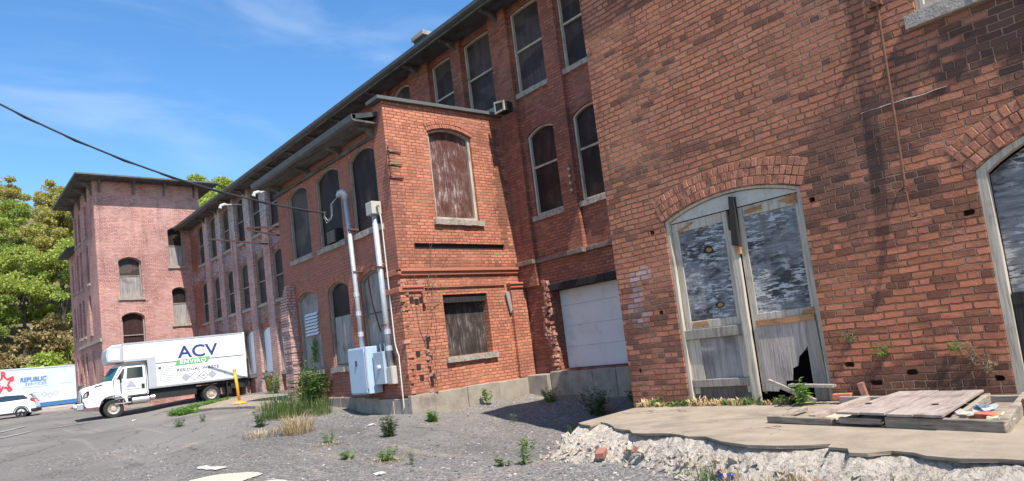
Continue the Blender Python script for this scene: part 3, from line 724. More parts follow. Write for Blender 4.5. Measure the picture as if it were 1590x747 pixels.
for (a0, a1), rr, zs in (((12.38, 13.58), 2, 6.22), ((14.08, 15.34), 2, 6.22), ((15.84, 17.02), 2, 6.22), ((12.42, 13.58), 2, 3.40), ((14.16, 15.22), 2, 3.40), ((15.80, 17.02), 2, 3.40)):
    voussoirs(annex, ps, a0-.02, a1+.02, zs, .175, rr, m_vousA, .09, .06, 0.01)
voussoirs(annex, pe, 8.72, 10.0, 6.58, .14, 2, m_vousA, .09, .06, 0.02)
# boards leaning inside the middle ground window, louvre in the far one
pl_b = MB(); pl_b.prism([(7.69, 14.2, 1.6), (7.69, 15.15, 1.6), (7.69, 15.1, 2.75), (7.69, 14.24, 2.75)], (0.015, 0, 0)); pl_b.build('board', m_greyboard, SW[4])
lv = MB()
for k in range(7): lv.prism([(7.65, 16.05, 2.45+k*.085), (7.70, 16.05, 2.51+k*.085), (7.705, 16.05, 2.5+k*.085), (7.655, 16.05, 2.44+k*.085)], (0, .72, 0))
lv.build('louvre', m_white, SW[5])
# old window air conditioner
ac = MB().box(7.55, 7.76, 14.40, 14.86, 4.53, 4.86).build('air_conditioner', m_black, SW[1], bevel=.015)
gr_ = MB()
for k in range(8): gr_.box(7.535, 7.548, 14.43, 14.83, 4.55+k*.036, 4.565+k*.036)
gr_.build('grille', m_framed, ac)
# belts, corner pilasters, foundation
mb = MB(); 
mb.box(7.53, 11.13, 11.80, 11.888, 3.36, 3.42); mb.box(7.56, 11.13, 11.84, 11.888, 3.28, 3.358); mb.box(7.53, 7.608, 11.80, 12.6, 3.3, 3.42)
mb.build('belt_course', m_vousA, annex, bevel=.01)
mb = MB().box(8.1, 10.5, 11.85, 11.888, 3.0, 3.09); mb.build('string_course', m_annex, annex, bevel=.008)
for x0, x1 in ((7.612, 8.04), (10.62, 11.09)):
    p = MB().box(x0, x1, 11.80, 11.888, 0.78, 2.92).build('corner_pilaster', m_annex, annex)
    MB().box(x0-.03, x1+.03, 11.76, 11.888, 2.92, 3.0).box(x0-.055, x1+.055, 11.73, 11.888, 3.0, 3.05).build('cap', m_vousA, p, bevel=.01)
p = MB().box(7.53, 7.608, 11.80, 12.3, 0.78, 2.92).build('corner_pilaster', m_annex, annex)
MB().box(7.48, 7.608, 11.76, 12.36, 2.92, 3.03).build('cap', m_vousA, p, bevel=.01)
mb = MB(); q = 7.5
while q < 11.1:
    w_ = random.uniform(.55, .9); mb.box(q, min(q+w_, 11.13)-.006, 11.77+random.uniform(-.015, .015), 11.888, -0.1, 0.77+random.uniform(-.015, .012)); q += w_
q = 11.78
while q < 17.6:
    w_ = random.uniform(.5, .8); mb.box(7.5+random.uniform(-.02, .02), 7.608, q, q+w_-.006, 0, 0.72+random.uniform(-.02, .02)+(q-11.8)*.03); q += w_
mb.build('foundation', m_conc, annex, bevel=.015)
# parapet coping, side eave, roof
MB().prism([(7.46, 11.80, 7.12), (7.46, 11.80, 7.20), (11.15, 11.80, 7.325), (11.15, 11.80, 7.245)], (0, 0.5, 0)).build('coping', m_gutter, annex, bevel=.008)
MB().prism([(7.61, 12.2, 6.9), (11.14, 12.2, 7.1), (11.14, 12.2, 7.0), (7.61, 12.2, 6.85)], (0, 5.5, 0)).build('roof', m_roof, annex)
MB().box(7.612, 11.14, 12.19, 12.29, 6.0, 7.1).build('parapet_wall', m_annex, annex)
MB().box(7.06, 7.609, 12.10, 17.9, 6.66, 6.70).build('soffit', m_eave, annex)
MB().prism([(6.96, 12.1, 6.80), (6.98, 12.1, 6.68), (7.05, 12.1, 6.655), (7.07, 12.1, 6.80)], (0, 5.8, 0)).build('gutter', m_gutter, annex)
MB().prism([(6.98, 12.1, 6.805), (7.62, 12.1, 6.95), (7.62, 12.1, 6.85), (7.0, 12.1, 6.70)], (0, 5.8, 0)).build('eave_roof', m_roof, annex)
MB().box(7.53, 7.608, 12.3, 17.75, 6.42, 6.5).build('frieze_board', m_eave, annex)
for y in (12.35, 13.85, 15.6, 17.4):
    prof = [(7.607, 6.42), (7.55, 6.43), (7.47, 6.54), (7.25, 6.6), (7.25, 6.657), (7.607, 6.657)]
    MB().prism([(x, y-.035, z) for x, z in prof], (0, .07, 0)).build('bracket', m_eave, annex)
MB().box(7.75, 11.1, 17.45, 17.75, 0.2, 6.9).build('far_wall', m_annex, annex)
# stub of a broken off wall at the far corner
rnd = random.Random(3); mb = MB()
for k in range(40):
    z = 0.6+k*.081; w_ = .62 if k < 34 else .62-(k-33)*.07
    mb.box(7.36+rnd.uniform(-.015, .015), 7.609, 17.08+rnd.uniform(-.015, .015), 17.08+w_*.8+rnd.uniform(-.02, .02), z, z+.080)
mb.build('wall_stub', m_pale, annex, bevel=.008)
# brick damage at the near corner: rough lumps, and black plates painted as the shade in knocked out bricks
rnd = random.Random(11); mb = MB()
for k in range(46):
    z = rnd.choice([rnd.uniform(.8, 1.7), rnd.uniform(2.5, 3.3), rnd.uniform(.8, 3.0)])
    x = rnd.choice([7.6, 8.06])+rnd.uniform(-.05, .06)
    a = rnd.uniform(-.6, .6); ax = (Vector((math.cos(a), math.sin(a), 0)), Vector((-math.sin(a), math.cos(a), 0)), Vector((0, 0, 1)))
    mb.obox((x, 11.80+rnd.uniform(-.01, .04), z), ax, rnd.uniform(.03, .08), .03, .032)
mb.build('broken_brickwork', m_brokenbrick, annex)['kind'] = 'stuff'
rnd = random.Random(4)
for x, z in ((7.78, 1.35), (7.8, 1.62), (7.83, 1.12), (8.1, 1.5), (8.1, 1.9), (8.12, 1.1), (7.78, 2.76), (7.9, 2.72), (8.02, 2.75)):
    MB().box(x-.05, x+.05, 11.782, 11.79, z-.06, z+.05).build('dark_pit_plate', m_black, annex)
# iron rack on the corner, hanging wood scrap, dead vine
mb = MB()
mb.tube([(7.55, 11.74, 5.35), (7.55, 11.74, 6.05)], .014, 6)
for k in range(9): mb.tube([(7.55+.03*math.cos(k), 11.72, 5.38+k*.08), (7.56-.03*math.cos(k), 11.75, 5.41+k*.08)], .018, 5)
for z in (5.4, 5.7, 5.98): mb.tube([(7.55, 11.74, z), (7.62, 11.88, z), (7.95, 11.86, z+.02)], .012, 5)
mb.build('iron_rack', m_darkrust, annex)
MB().prism([(10.46, 11.82, 2.82), (10.58, 11.82, 2.85), (10.62, 11.82, 2.40), (10.55, 11.82, 2.32)], (0, .03, 0)).build('hanging_wood', m_greyboard, annex)
rnd = random.Random(8); mb = MB()
def vine(x, z, dx, dz, n, r):
    pts = []
    for k in range(n):
        pts.append((x, 11.84-.05*(z < 3.1), z)); x += dx+rnd.uniform(-.06, .06); z += dz+rnd.uniform(-.04, .06)
    mb.tube(pts, [r*.62*(1-.8*i/n) for i in range(n)], 5)
for q in ((8.1, .5, .0, .17, 16, .018), (8.15, .7, .02, .2, 14, .012), (8.2, 2.2, .06, .09, 11, .01), (8.25, 2.6, .09, .05, 12, .01), (8.2, 2.9, .0, .18, 9, .012), (8.35, 3.0, .1, .12, 8, .01), (8.3, 3.2, .06, .2, 9, .008), (8.2, 1.2, -.02, .12, 10, .008), (7.95, 3.0, .0, .15, 9, .009)): vine(*q)
mb.build('dead_vine', m_deadstem, annex)

# ------------------------------------------------------------------ TOWER
tower = thing('brick_tower', (9.2, 40.6, 0.8), 'square pink brick tower with wide flat overhanging roof at the end of the mill', 'building')
pf = PL('Y', 37.7); pl_ = PL('X', 6.75)
fh = []; fwn = []
for a0, a1, z0, zs, ri, k in ((7.66, 8.70, 6.32, 8.2, .2, dict(mat=m_pane, lower=m_greyboard, rail=.6)), (7.66, 8.70, 3.4, 5.36, .2, dict(mat=m_brownboard, rail=.52)), (10.04, 10.80, 7.92, 9.84, .17, dict(lower=m_greyboard, rail=.58)), (10.06, 10.82, 4.83, 6.62, .17, dict(lower=m_greyboard, rail=.62)), (7.66, 8.70, .9, 2.6, .2, dict())):
    fh.append(arch(a0, a1, z0, zs, ri)); fwn.append((a0, a1, z0, zs, ri, dict(fr=.06, depth=.22, fmat=m_framed, **k)))
wall(pf, [(6.754, 0), (11.747, 0), (11.747, 12.3), (6.754, 12.3)], fh, .35, 'front_wall', m_tower, tower)
for q in fwn: window(tower, pf, *q[:5], **q[5])
lh, lw = [], []
for y0, w_ in ((39.75, .62), (41.55, .62), (42.6, .6)):
    for z0, zs, mt in ((9.9, 11.3, None), (7.4, 9.2, None), (4.8, 6.55, m_pane), (2.2, 3.7, m_white if y0 < 42 else m_pane)):
        lh.append(arch(y0, y0+w_, z0, zs, .25)); lw.append((y0, y0+w_, z0, zs, .25, dict(mat=mt, fr=.05, depth=.18, rail=.5 if mt is not m_white else 0, fmat=m_frame)))
wall(pl_, [(37.704, 0), (43.6, 0), (43.6, 12.3), (37.704, 12.3)], lh, .35, 'side_wall', m_tower, tower)
for q in lw: window(tower, pl_, *q[:5], **q[5])
MB().box(11.4, 11.75, 38.06, 43.6, 0, 12.3).build('mill_side_wall', m_tower, tower)
MB().box(7.1, 11.4, 43.3, 43.6, 0, 12.3).build('rear_wall', m_tower, tower)
MB().box(6.66, 6.748, 37.62, 43.6, 4.2, 4.36).build('belt_course', m_stone, tower)
tr = MB().prism([(5.9, 36.85, 12.36), (12.6, 36.85, 12.36), (12.6, 44.45, 12.36), (5.9, 44.45, 12.36)], (0, 0, .075))
tr.add([(5.95, 36.9, 12.44), (12.55, 36.9, 12.44), (12.55, 44.4, 12.44), (5.95, 44.4, 12.44), (9.2, 40.6, 12.8)], [(0, 1, 4), (1, 2, 4), (2, 3, 4), (3, 0, 4)])
tr = tr.build('roof', m_gutter, tower)
MB().box(5.95, 12.55, 36.9, 44.4, 12.30, 12.355).build('soffit', m_soffit, tr)
for x in (7.0, 8.55, 10.0, 11.5):
    prof = [(37.698, 11.7), (37.63, 11.72), (37.57, 12.0), (37.4, 12.16), (37.2, 12.22), (37.2, 12.298), (37.698, 12.298)]
    MB().prism([(x-.035, y, z) for y, z in prof], (.07, 0, 0)).build('bracket', m_eave, tr)
for y in (38.0, 39.4, 41.3, 43.2):
    prof = [(6.748, 11.6), (6.69, 11.62), (6.6, 11.98), (6.4, 12.16), (6.15, 12.22), (6.15, 12.298), (6.748, 12.298)]
    MB().prism([(x, y-.04, z) for x, z in prof], (0, .08, 0)).build('bracket', m_eave, tr)
# low wing behind the tower
lowb = thing('brick_rear_block', (9, 45.3, .8), 'lower red brick block joined behind the square tower, with narrow arched windows', 'building')
pr_ = PL('X', 6.85); lh = []; lw = []
for y0 in (43.95, 45.0):
    for z0, zs in ((7.6, 9.1), (5.0, 6.55), (2.4, 3.7)):
        lh.append(arch(y0, y0+.55, z0, zs, .22)); lw.append((y0, y0+.55, z0, zs, .22))
wall(pr_, [(43.61, 0), (46.3, 0), (46.3, 9.9), (43.61, 9.9)], lh, .3, 'wall', m_tower, lowb)
for q in lw: window(lowb, pr_, *q, fr=.05, depth=.18)
MB().box(7.2, 11.6, 46.0, 46.3, 0, 9.9).build('rear_wall', m_tower, lowb)
MB().prism([(6.35, 43.61, 9.86), (6.35, 43.61, 9.98), (9.4, 43.61, 10.9), (11.8, 43.61, 10.1), (11.8, 43.61, 9.9)], (0, 3.1, 0)).build('roof', m_roof, lowb)

# ------------------------------------------------------------------ WING (foreground wall)
wing = thing('brick_wing', (11, 2, 0.4), 'weathered brown and red brick wing with grey arched double doors along the concrete platform', 'building')
pw = PL('X', 8.04)
WTOP = 7.2  # height out of view, set so the wing's shadow falls on the yard
wh = [arch(3.50, 5.50, 0.2, 3.03, .2, 14), arch(-0.2, 1.73, 0.2, 2.72, .32, 14), arch(0.75, 1.99, 4.52, 6.4, .2)]
# knocked out bricks, real pits in the wall
def brickhole(y, z, n=1, hgt=.066):
    r_ = random.Random(int(y*1000+z*77)); k = 12
    return [(y+.1*n*max(-1, min(1, 1.35*math.cos(a)))*r_.uniform(.86, 1.0), z+hgt/2*max(-1, min(1, 1.35*math.sin(a)))*r_.uniform(.8, 1.0)) for a in [2*math.pi*i/k for i in range(k)]]
pits = [(5.76, 1.745, .4), (5.72, 2.92, .4), (1.84, 2.31, .55), (3.38, 2.83, .4), (3.0, .62, .7), (2.62, .72, .6), (3.26, .84, .6), (6.28, .93, .25), (1.84, .62, .45)]
wh += [brickhole(y, z, n) for y, z, n in pits]
wall(pw, [(-6, -.3), (6.484, -.3), (6.484, WTOP), (-6, WTOP)], wh, .34, 'wall', m_wing, wing)
for y, z, n in pits: MB().box(8.13, 8.15, y-.1*n-.01, y+.1*n+.01, z-.045, z+.045).build('dark_pit_plate', m_pit, wing)
MB().box(8.39, 15, 6.14, 6.48, -.3, WTOP).build('end_wall', m_main, wing)
MB().box(14.66, 15, -6, 6.14, -.3, WTOP).build('rear_wall', m_main, wing)
MB().box(8.39, 14.66, -6, -5.66, -.3, WTOP).build('far_end_wall', m_main, wing)
MB().box(7.93, 15.1, -6.1, 6.6, WTOP, WTOP+.12).build('roof', m_roof, wing)  # unseen roof edge, its overhang shaped for the ground shadow
voussoirs(wing, pw, 3.47, 5.53, 3.03, .2, 3, m_vous, .107, .072, .006)
voussoirs(wing, pw, -.23, 1.76, 2.72, .32, 3, m_vous, .107, .072, .006)
window(wing, pw, .75, 1.99, 4.52, 6.4, .2, mat=m_greyboard, depth=.12, fr=.08, rail=0, sill=.15)
# crack packed with pale mortar
mb = MB(); rnd = random.Random(2); y = 2.68; z = 3.655
pts = []
while y > 1.78: pts.append((8.036, y, z)); y -= rnd.uniform(.05, .12); z += rnd.uniform(-.012, .01)
mb.tube(pts, [.008*rnd.uniform(.3, 1.1) for _ in pts], 5)
mb.build('crack_filler', simple('pale_filler', (0.5, 0.46, 0.42), .9, var=.3, vs=20), wing)
# double door ----------------------------------------------------
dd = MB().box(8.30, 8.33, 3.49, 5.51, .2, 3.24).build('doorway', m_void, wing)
D = lambda y0, y1, z0, z1, x0, x1: MB().box(8.04+x0, 8.04+x1, y0, y1, z0, z1)
fr_ = MB()
A = arch(3.504, 5.496, .25, 3.026, .2, 14); B = arch(3.553, 5.447, .26, 3.0, .195, 14)
fr_.ring([pw(a, z, .03) for a, z in A], [pw(a, z, .03) for a, z in B], (.13, 0, 0))
fr_.build('door_frame', m_frame, dd)
arcp = [(q[0], q[1]) for q in arch(3.555, 5.445, 2.985, 2.995, .19, 14)]
MB().prism([pw(a, z, .07) for a, z in arcp], (.03, 0, 0)).build('transom_panel', simple('cream_transom', (.50, .47, .40), .8, var=.15, vs=8, dirt=((.3, .27, .22), 14, .6)), dd)
def leaf(y0, y1, side):
    L = D(y0, y1, .52, 2.98, .14, .17).build('door', m_framed, dd)
    L['label'] = 'door leaf with a plank panel broken open at the bottom' if side == 0 else 'door leaf with a low boarded panel'
    fr = MB()
    st = .075
    pw.box(fr, y0, y0+st, .55, 2.975, .09, .139); pw.box(fr, y1-st*1.3, y1, .55, 2.975, .09, .139)
    pw.box(fr, y0+st+.002, y1-st*1.3-.002, 2.84, 2.974, .092, .139)
    pw.box(fr, y0+st+.002, y1-st*1.3-.002, 1.45, 1.56, .092, .139)
    fr.build('stile', m_frame, L, bevel=.006)
    MB().box(8.04+.105, 8.04+.138, y0+st+.001, y1-st*1.3-.001, 1.561, 2.839).build('plywood_panel', m_ply, L)
    for zz in (1.62, 2.2, 2.78):
        for yy in (y0+st+.03, y1-st*1.3-.03): MB().lathe([(.010, 0), (.008, .004)], (8.04+.105, yy, zz), (-1, 0, 0), 8).build('nail', m_rust, L)
    return L
Lf = leaf(4.56, 5.442, 1)
D(4.54, 5.444, 1.31, 1.448, .045, .088).build('rail', m_framed, Lf, bevel=.008)
D(4.56, 4.66, .752, 1.306, .086, .138).build('stile_lower', m_frame, Lf); D(5.25, 5.445, .752, 1.306, .086, .138).build('stile_lower', m_frame, Lf)
mb = MB()
for y0, y1 in ((4.665, 4.74), (4.744, 4.985), (4.989, 5.248)): pw.box(mb, y0, y1, .75, 1.306, .115+random.uniform(0, .01), .138)
mb.build('board_panel', m_greyboard, Lf)
D(4.53, 5.444, .64, .748, .06, .135).build('rail', m_framed, Lf, bevel=.008)
D(4.53, 5.444, .40, .636, .10, .13).build('kick_board', wood('dark_kick_wood', (.06, .045, .038), (.14, .11, .095)), Lf)
Rf = leaf(3.558, 4.43, 0)
rp = [(3.74, 1.445), (4.36, 1.445), (4.37, .56), (4.2, .55), (4.17, .60), (4.10, .60), (4.08, .68), (4.0, .68), (3.97, .83), (3.9, .86), (3.87, .97), (3.80, 1.03), (3.74, 1.10)]
MB().prism([pw(a, z, .07) for a, z in rp], (.03, 0, 0)).build('plank_panel', m_plank, Rf)
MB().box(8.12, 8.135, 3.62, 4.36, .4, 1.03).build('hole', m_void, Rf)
MB().prism([pw(a, z, .06) for a, z in ((3.60, 1.44), (3.735, 1.44), (3.74, 1.0), (3.74, .42), (3.56, .42))], (.04, 0, 0)).build('stile_lower', m_framed, Rf)
D(3.6, 4.36, 1.40, 1.47, .05, .068).build('rail', m_frameb, Rf)
# centre post and bare wood scars
MB().prism([pw(a, z, .03) for a, z in ((4.44, .42), (4.56, .42), (4.55, 2.7), (4.44, 2.7))], (.055, 0, 0)).build('centre_post', m_frame, dd, bevel=.012)
MB().prism([pw(a, z, 0) for a, z in ((4.38, 3.12), (4.45, 3.14), (4.50, 2.49), (4.40, 2.46))], (.07, 0, 0)).build('black_post', m_black, dd)
MB().prism([pw(a, z, .022) for a, z in ((4.40, 2.86), (4.46, 2.72), (4.48, 2.38), (4.41, 2.36), (4.40, 2.6))], (.06, 0, 0)).build('bare_wood', m_frameb, dd)
for poly in ([(5.36, 2.86), (5.1, 2.95), (5.08, 2.93), (5.3, 2.83)], [(4.3, 2.92), (4.06, 2.94), (4.06, 2.88), (4.3, 2.87)], [(3.84, 2.93), (3.6, 2.99), (3.6, 2.84), (3.7, 2.87)], [(5.34, 1.47), (5.06, 1.49), (5.08, 1.55), (5.3, 1.54)], [(3.78, 1.44), (3.6, 1.44), (3.6, 1.56), (3.74, 1.53)]):
    MB().prism([pw(a, z, .083) for a, z in poly], (.008, 0, 0)).build('bare_wood_scar', m_frameb, dd)
# second doorway on the edge of the picture
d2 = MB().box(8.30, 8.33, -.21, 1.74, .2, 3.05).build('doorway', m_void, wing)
fr_ = MB(); A = arch(-.196, 1.726, .25, 2.716, .32, 14); B = arch(-.11, 1.64, .26, 2.68, .31, 14)
fr_.ring([pw(a, z, .02) for a, z in A], [pw(a, z, .02) for a, z in B], (.12, 0, 0)); fr_.build('door_frame', m_frame, d2)
L2 = MB().prism([pw(a, z, .12) for a, z in arch(-.1, 1.63, .45, 2.66, .3, 14)], (.03, 0, 0)).build('door', m_ply, d2)
MB().box(8.10, 8.158, -.1, 1.63, 1.33, 1.45).box(8.105, 8.158, 1.50, 1.63, .45, 1.329).build('rail', m_black, L2)
# iron rod on the wall with its brackets, ring and hook
rod = thing('iron_rod', (8.0, 2.32, 2.4), 'long rusty iron rod fixed down the brick wall, ending in a hook', 'pipe')
MB().tube([(7.995, 2.28, 7.3), (7.995, 2.30, 5.4), (7.995, 2.32, 4.6), (7.99, 2.34, 3.4), (7.985, 2.355, 2.72)], .015, 8).build('rod', m_rust, rod)
rg = MB(); rg.tube([(7.985, 2.355+.035*math.cos(q*.7854), 2.69+.035*math.sin(q*.7854)) for q in range(9)], .008, 6); rg.build('ring', m_rust, rod)
MB().tube([(7.98, 2.35, 2.66), (7.965, 2.345, 2.45), (7.955, 2.34, 2.385), (7.94, 2.31, 2.375), (7.94, 2.27, 2.39)], .01, 6).build('hook', m_rust, rod)
for z in (4.78, 6.3):
    MB().box(7.97, 8.035, 2.27, 2.40, z-.025, z+.025).tube([(7.985, 2.3, z), (7.94, 2.36, z+.05)], .014, 6).build('bracket', m_rust, rod)
MB().tube([(8.03, 2.44, 2.68), (7.985, 2.37, 2.70)], .009, 6).build('staple', m_rust, rod)

# ------------------------------------------------------------------ PLATFORM
plat = thing('concrete_platform', (6.6, 3.5, .2), 'broken concrete platform with crumbling white rubble edge below the double doors', 'platform')
top = [(6.18,6.47),(5.80,6.28),(5.84,6.53),(5.53,6.34),(5.20,6.04),(4.89,5.93),(4.70,5.74),(4.31,5.74),(3.88,5.57),(3.70,5.59),(3.40,5.38),(3.07,5.25),(2.82,5.26),(2.43,5.40),(2.40,5.27),(2.24,5.24),(2.17,5.09),(2.04,5.09),(1.92,5.21),(1.76,5.17),(1.66,5.08),(1.24,5.07),(.6,5.02),(-.4,5.1),(-2,5.0),(-6,5.0)]
def slabz(x, y): return .44 - .012*max(0, y-4)
outline = []
rnd = random.Random(21)
for i, (y, x) in enumerate(top):
    outline.append((x, y))
    if i+1 < len(top):
        y2, x2 = top[i+1]; L = math.hypot(y2-y, x2-x); n = int(L/.15)
        for k in range(1, n): outline.append((x+(x2-x)*k/n+rnd.uniform(-.045, .045), y+(y2-y)*k/n))
front = list(outline)
outline += [(8.06, -6), (8.06, 6.2), (7.75, 6.3)]
mb = MB(); n = len(outline)
tris = tessellate_polygon([[Vector((x, y, 0)) for x, y in outline]])
mb.add([(x, y, slabz(x, y)) for x, y in outline], tris)
mb.add([(x, y, slabz(x, y)) for x, y in outline] + [(x+rnd.uniform(0, .015), y, slabz(x, y)-.026) for x, y in outline], [(i, (i+1) % n, (i+1) % n+n, i+n) for i in range(n)])
mb.add([(x, y, slabz(x, y)-.026) for x, y in outline], tris)
mb.build('slab', m_slab, plat)
# core below the slab and the rubble face in front of it
bot = [(6.55,6.2,.03),(6.1,5.75,.1),(5.19,5.48,.16),(4.81,5.60,.16),(4.45,5.43,.15),(4.02,5.25,.16),(3.45,5.12,.16),(2.9,4.9,.15),(2.4,4.76,.14),(1.25,4.7,.14),(.4,4.65,.14),(-1,4.6,.14),(-6,4.6,.14)]
def botx(y):
    for (y0, x0, z0), (y1, x1, z1) in zip(bot, bot[1:]):
        if y1 <= y <= y0:
            k = (y0-y)/(y0-y1); return x0+(x1-x0)*k
    return bot[0][1] if y > bot[0][0] else bot[-1][1]
def topx(y):
    best = None
    for (y0, x0), (y1, x1) in zip(top, top[1:]):
        if min(y0, y1) <= y <= max(y0, y1) and abs(y0-y1) > 1e-6:
            q = x0+(x1-x0)*(y0-y)/(y0-y1); best = q if best is None else max(best, q)
    return best if best is not None else 6.4
grid = []; ysr = np.arange(6.55, -6, -.022); nu = 34
for y in ysr:
    xt, xb = topx(min(y, 6.15))+.07, botx(y)
    if y > 6.15: xt = 6.45 + (y-6.15)*.3; 
    zt = slabz(0, y)-.03; zb = gz(xb, y)-.05
    rowp = []
    for k in range(nu+1):
        q = k/nu; x = xb+(xt-xb)*q
        pz = zb+(zt-zb)*min(1, q*1.08)**(.8 if y > 2.4 else .62)
        if y > 6.15: pz = zb+(zt-zb)*(q**.8)*max(0, 1-(y-6.15)/.42)
        nn = noise.fractal(Vector((x*4.5, y*4.5, 2)), 1, 2, 4)*.022 + noise.noise(Vector((x*17, y*17, 1)))*.02 + noise.noise(Vector((x*36, y*36, 1)))*.009 + noise.noise(Vector((x*1.6, y*1.6, 9)))*.02
        ed = min(1, q*5, (1-q)*5+.15)
        rowp.append((x+noise.noise(Vector((x*6, y*6, 7)))*.03, y, pz+nn*ed))
    grid.append(rowp)
mb = MB(); mb.add([p for r in grid for p in r], [(j*(nu+1)+i, j*(nu+1)+i+1, (j+1)*(nu+1)+i+1, (j+1)*(nu+1)+i) for j in range(len(grid)-1) for i in range(nu)])
rb = mb.build('rubble_edge', m_rubble, plat)
MB().prism([(x+.12, y, -.25) for x, y in front[::2]] + [(8.0, -6, -.25), (8.0, 6.2, -.25), (7.6, 6.3, -.25)], (0, 0, .60)).build('core', m_rubble, plat)
def rv_(r): return Vector((r.gauss(0, 1), r.gauss(0, 1), r.gauss(0, 1))).normalized()
rnd = random.Random(31); mb = MB()
for k in range(420):
    y = rnd.uniform(-.2, 6.3) if k > 60 else rnd.uniform(4.2, 6.4); q = rnd.random(); xb, xt = botx(y), topx(min(y, 6.1)); x = xb-.12+(xt-xb+.05)*q
    zg = max(gz(x, y), gz(x, y)+(slabz(0, y)-.12-gz(x, y))*q**.6) if x > xb else gz(x, y)
    r = rnd.choice([.010, .013, .016, .02, .026, .036])*rnd.uniform(.7, 1.1)
    r *= 1.0
    a_, b_ = rv_(rnd), rv_(rnd); c_ = a_.cross(b_).normalized(); b_ = c_.cross(a_).normalized()
    hx, hy, hz = r*rnd.uniform(.8, 1.5), r*rnd.uniform(.6, 1.1), r*rnd.uniform(.3, .7)
    k0 = len(mb.v); mb.obox((x, y, zg+r*.12), (a_, b_, c_), hx, hy, hz, 1 if rnd.random() < .07 else 0)
    for q in range(k0, len(mb.v)): mb.v[q] = tuple(w+rnd.uniform(-.28, .28)*r for w in mb.v[q])
mb.build('rubble_stone', [m_rubble, m_loosed], plat)['kind'] = 'stuff'
for (y, x, z, sx, sy, sz, ang, mt) in ((2.05, 4.93, .16, .1, .24, .09, .2, m_conc), (1.35, 4.82, .2, .12, .32, .07, .05, m_conc), (.75, 4.8, .12, .13, .35, .1, -.04, m_rubble)):
    ax = (Vector((math.cos(ang), math.sin(ang), .2)).normalized(), Vector((-math.sin(ang), math.cos(ang), 0)), Vector((0, 0, 1)))
    MB().obox((x, y, z), ax, sx, sy, sz).build('block', mt, plat, bevel=.02)

# wooden cover lying on the slab -------------------------------------------------
wp = thing('wooden_frame_panel', (6.85, 2.4, .43), 'old timber frame lying flat on the concrete with reddish brown boards across it', 'wooden panel')
c0 = {'A': (6.50, 3.50), 'B': (8.0, 3.36), 'C': (6.0, 1.36), 'D': (7.6, 1.52)}    # (x, y) corners: front far, back far, front near, back near
zb_, ht = .435, .095
def rail_(p, q, w, h, z0, mat, name='rail'):
    return MB().beam((p[0], p[1], z0+h/2), (q[0], q[1], z0+h/2), w, h).build(name, mat, wp, bevel=.008)
m_tim = wood('weathered_timber', (.13, .10, .08), (.32, .265, .21), grain=(9, 5, 60), c3=(.43, .37, .30), bump=.01)
m_timd = wood('mossy_shaded_timber', (.075, .062, .045), (.27, .22, .165), grain=(9, 4, 50), c3=(.38, .32, .25), bump=.012)  # darkened for moss and for the overhanging boards' shade, painted in
m_redpl = wood('reddish_brown_boards', (.20, .155, .13), (.345, .275, .238), grain=(3, 30, 10), c3=(.42, .355, .315))
rail_((6.47, 3.50), (6.31, 2.78), .07, ht-.03, zb_, m_timd); rail_((6.30, 2.72), (6.21, 2.32), .05, ht-.04, zb_+.02, m_timd); rail_((6.2, 2.28), (6.0, 1.38), .07, ht, zb_, m_timd)
rail_((7.78, 3.32), (7.55, 1.52), .06, ht-.02, zb_, m_tim)
rail_((6.04, 1.40), (7.55, 1.55), .06, ht+.01, zb_, m_tim, 'end_rail')
rail_((6.40, 3.02), (7.72, 3.0), .07, ht-.01, zb_, m_redpl, 'cross_rail')
rail_((6.10, 1.76), (7.6, 1.86), .05, ht, zb_, m_tim, 'cross_rail')
rail_((6.48, 3.47), (7.2, 3.45), .05, .05, zb_, m_tim, 'end_rail')
mb = MB(); q0 = [(6.27, 2.74), (7.68, 2.66)]; q1 = [(6.03, 1.80), (7.60, 1.88)]
for k in range(4):
    a, b = k/4+.006, (k+1)/4-.006
    P4 = [tuple(q0[e][i]+(q1[e][i]-q0[e][i])*f for i in (0, 1)) for e, f in ((0, a), (1, a), (1, b), (0, b))]
    zz = zb_+ht+.004+random.uniform(0, .012)
    mb.prism([(x, y, zz) for x, y in P4], (0, 0, .022))
mb.build('boards', m_redpl, wp, bevel=.003)
MB().box(6.14, 7.5, 1.5, 1.78, zb_+.004, zb_+.02).build('bottom_board', m_timd, wp)
MB().prism([(6.45, 2.98, zb_+.003), (7.6, 2.95, zb_+.003), (7.6, 2.72, zb_+.003), (6.42, 2.78, zb_+.003)], (0, 0, .03)).build('bottom_board', wood('pale_plywood', (.42, .33, .22), (.58, .48, .34), grain=(3, 20, 10)), wp)
for x, y in ((6.62, 2.02), (6.75, 2.62)): MB().lathe([(.034, 0), (.03, .002)], (x, y, zb_+ht+.0405), (0, 0, 1), 12).build('knot_hole', m_black, wp)
# litter and bricks on the slab
def loosebrick(x, y, z, ang, tilt, mat, label, stand=False):
    a = Vector((math.cos(ang), math.sin(ang), tilt)).normalized(); b = Vector((-math.sin(ang), math.cos(ang), 0)); cc_ = a.cross(b)
    h = (.1, .05, .033)
    mb = MB().obox((0, 0, 0), (a, b, cc_), *h)
    o = mb.build('loose_brick', mat, None, bevel=.006); o.location = (x, y, z)
    tag(o, label, 'brick', 'loose bricks by the doors')
    return o
loosebrick(7.86, 3.32, .50, math.pi/2+.1, 0, m_loose, 'bright orange brick lying flat at the foot of the wall beside the door')
loosebrick(7.9, 3.10, .545, math.pi/2, 0, m_loosed, 'brown brick standing upright in the wall hole by the door').rotation_euler = (R(80), 0, R(12))
loosebrick(6.9, 1.36, .50, 1.2, .5, m_loosed, 'brown brick tipped against the end of the timber frame')
o = loosebrick(5.55, 5.02, .24, .5, .15, m_loosed, 'red brick jutting out of the white rubble edge'); 
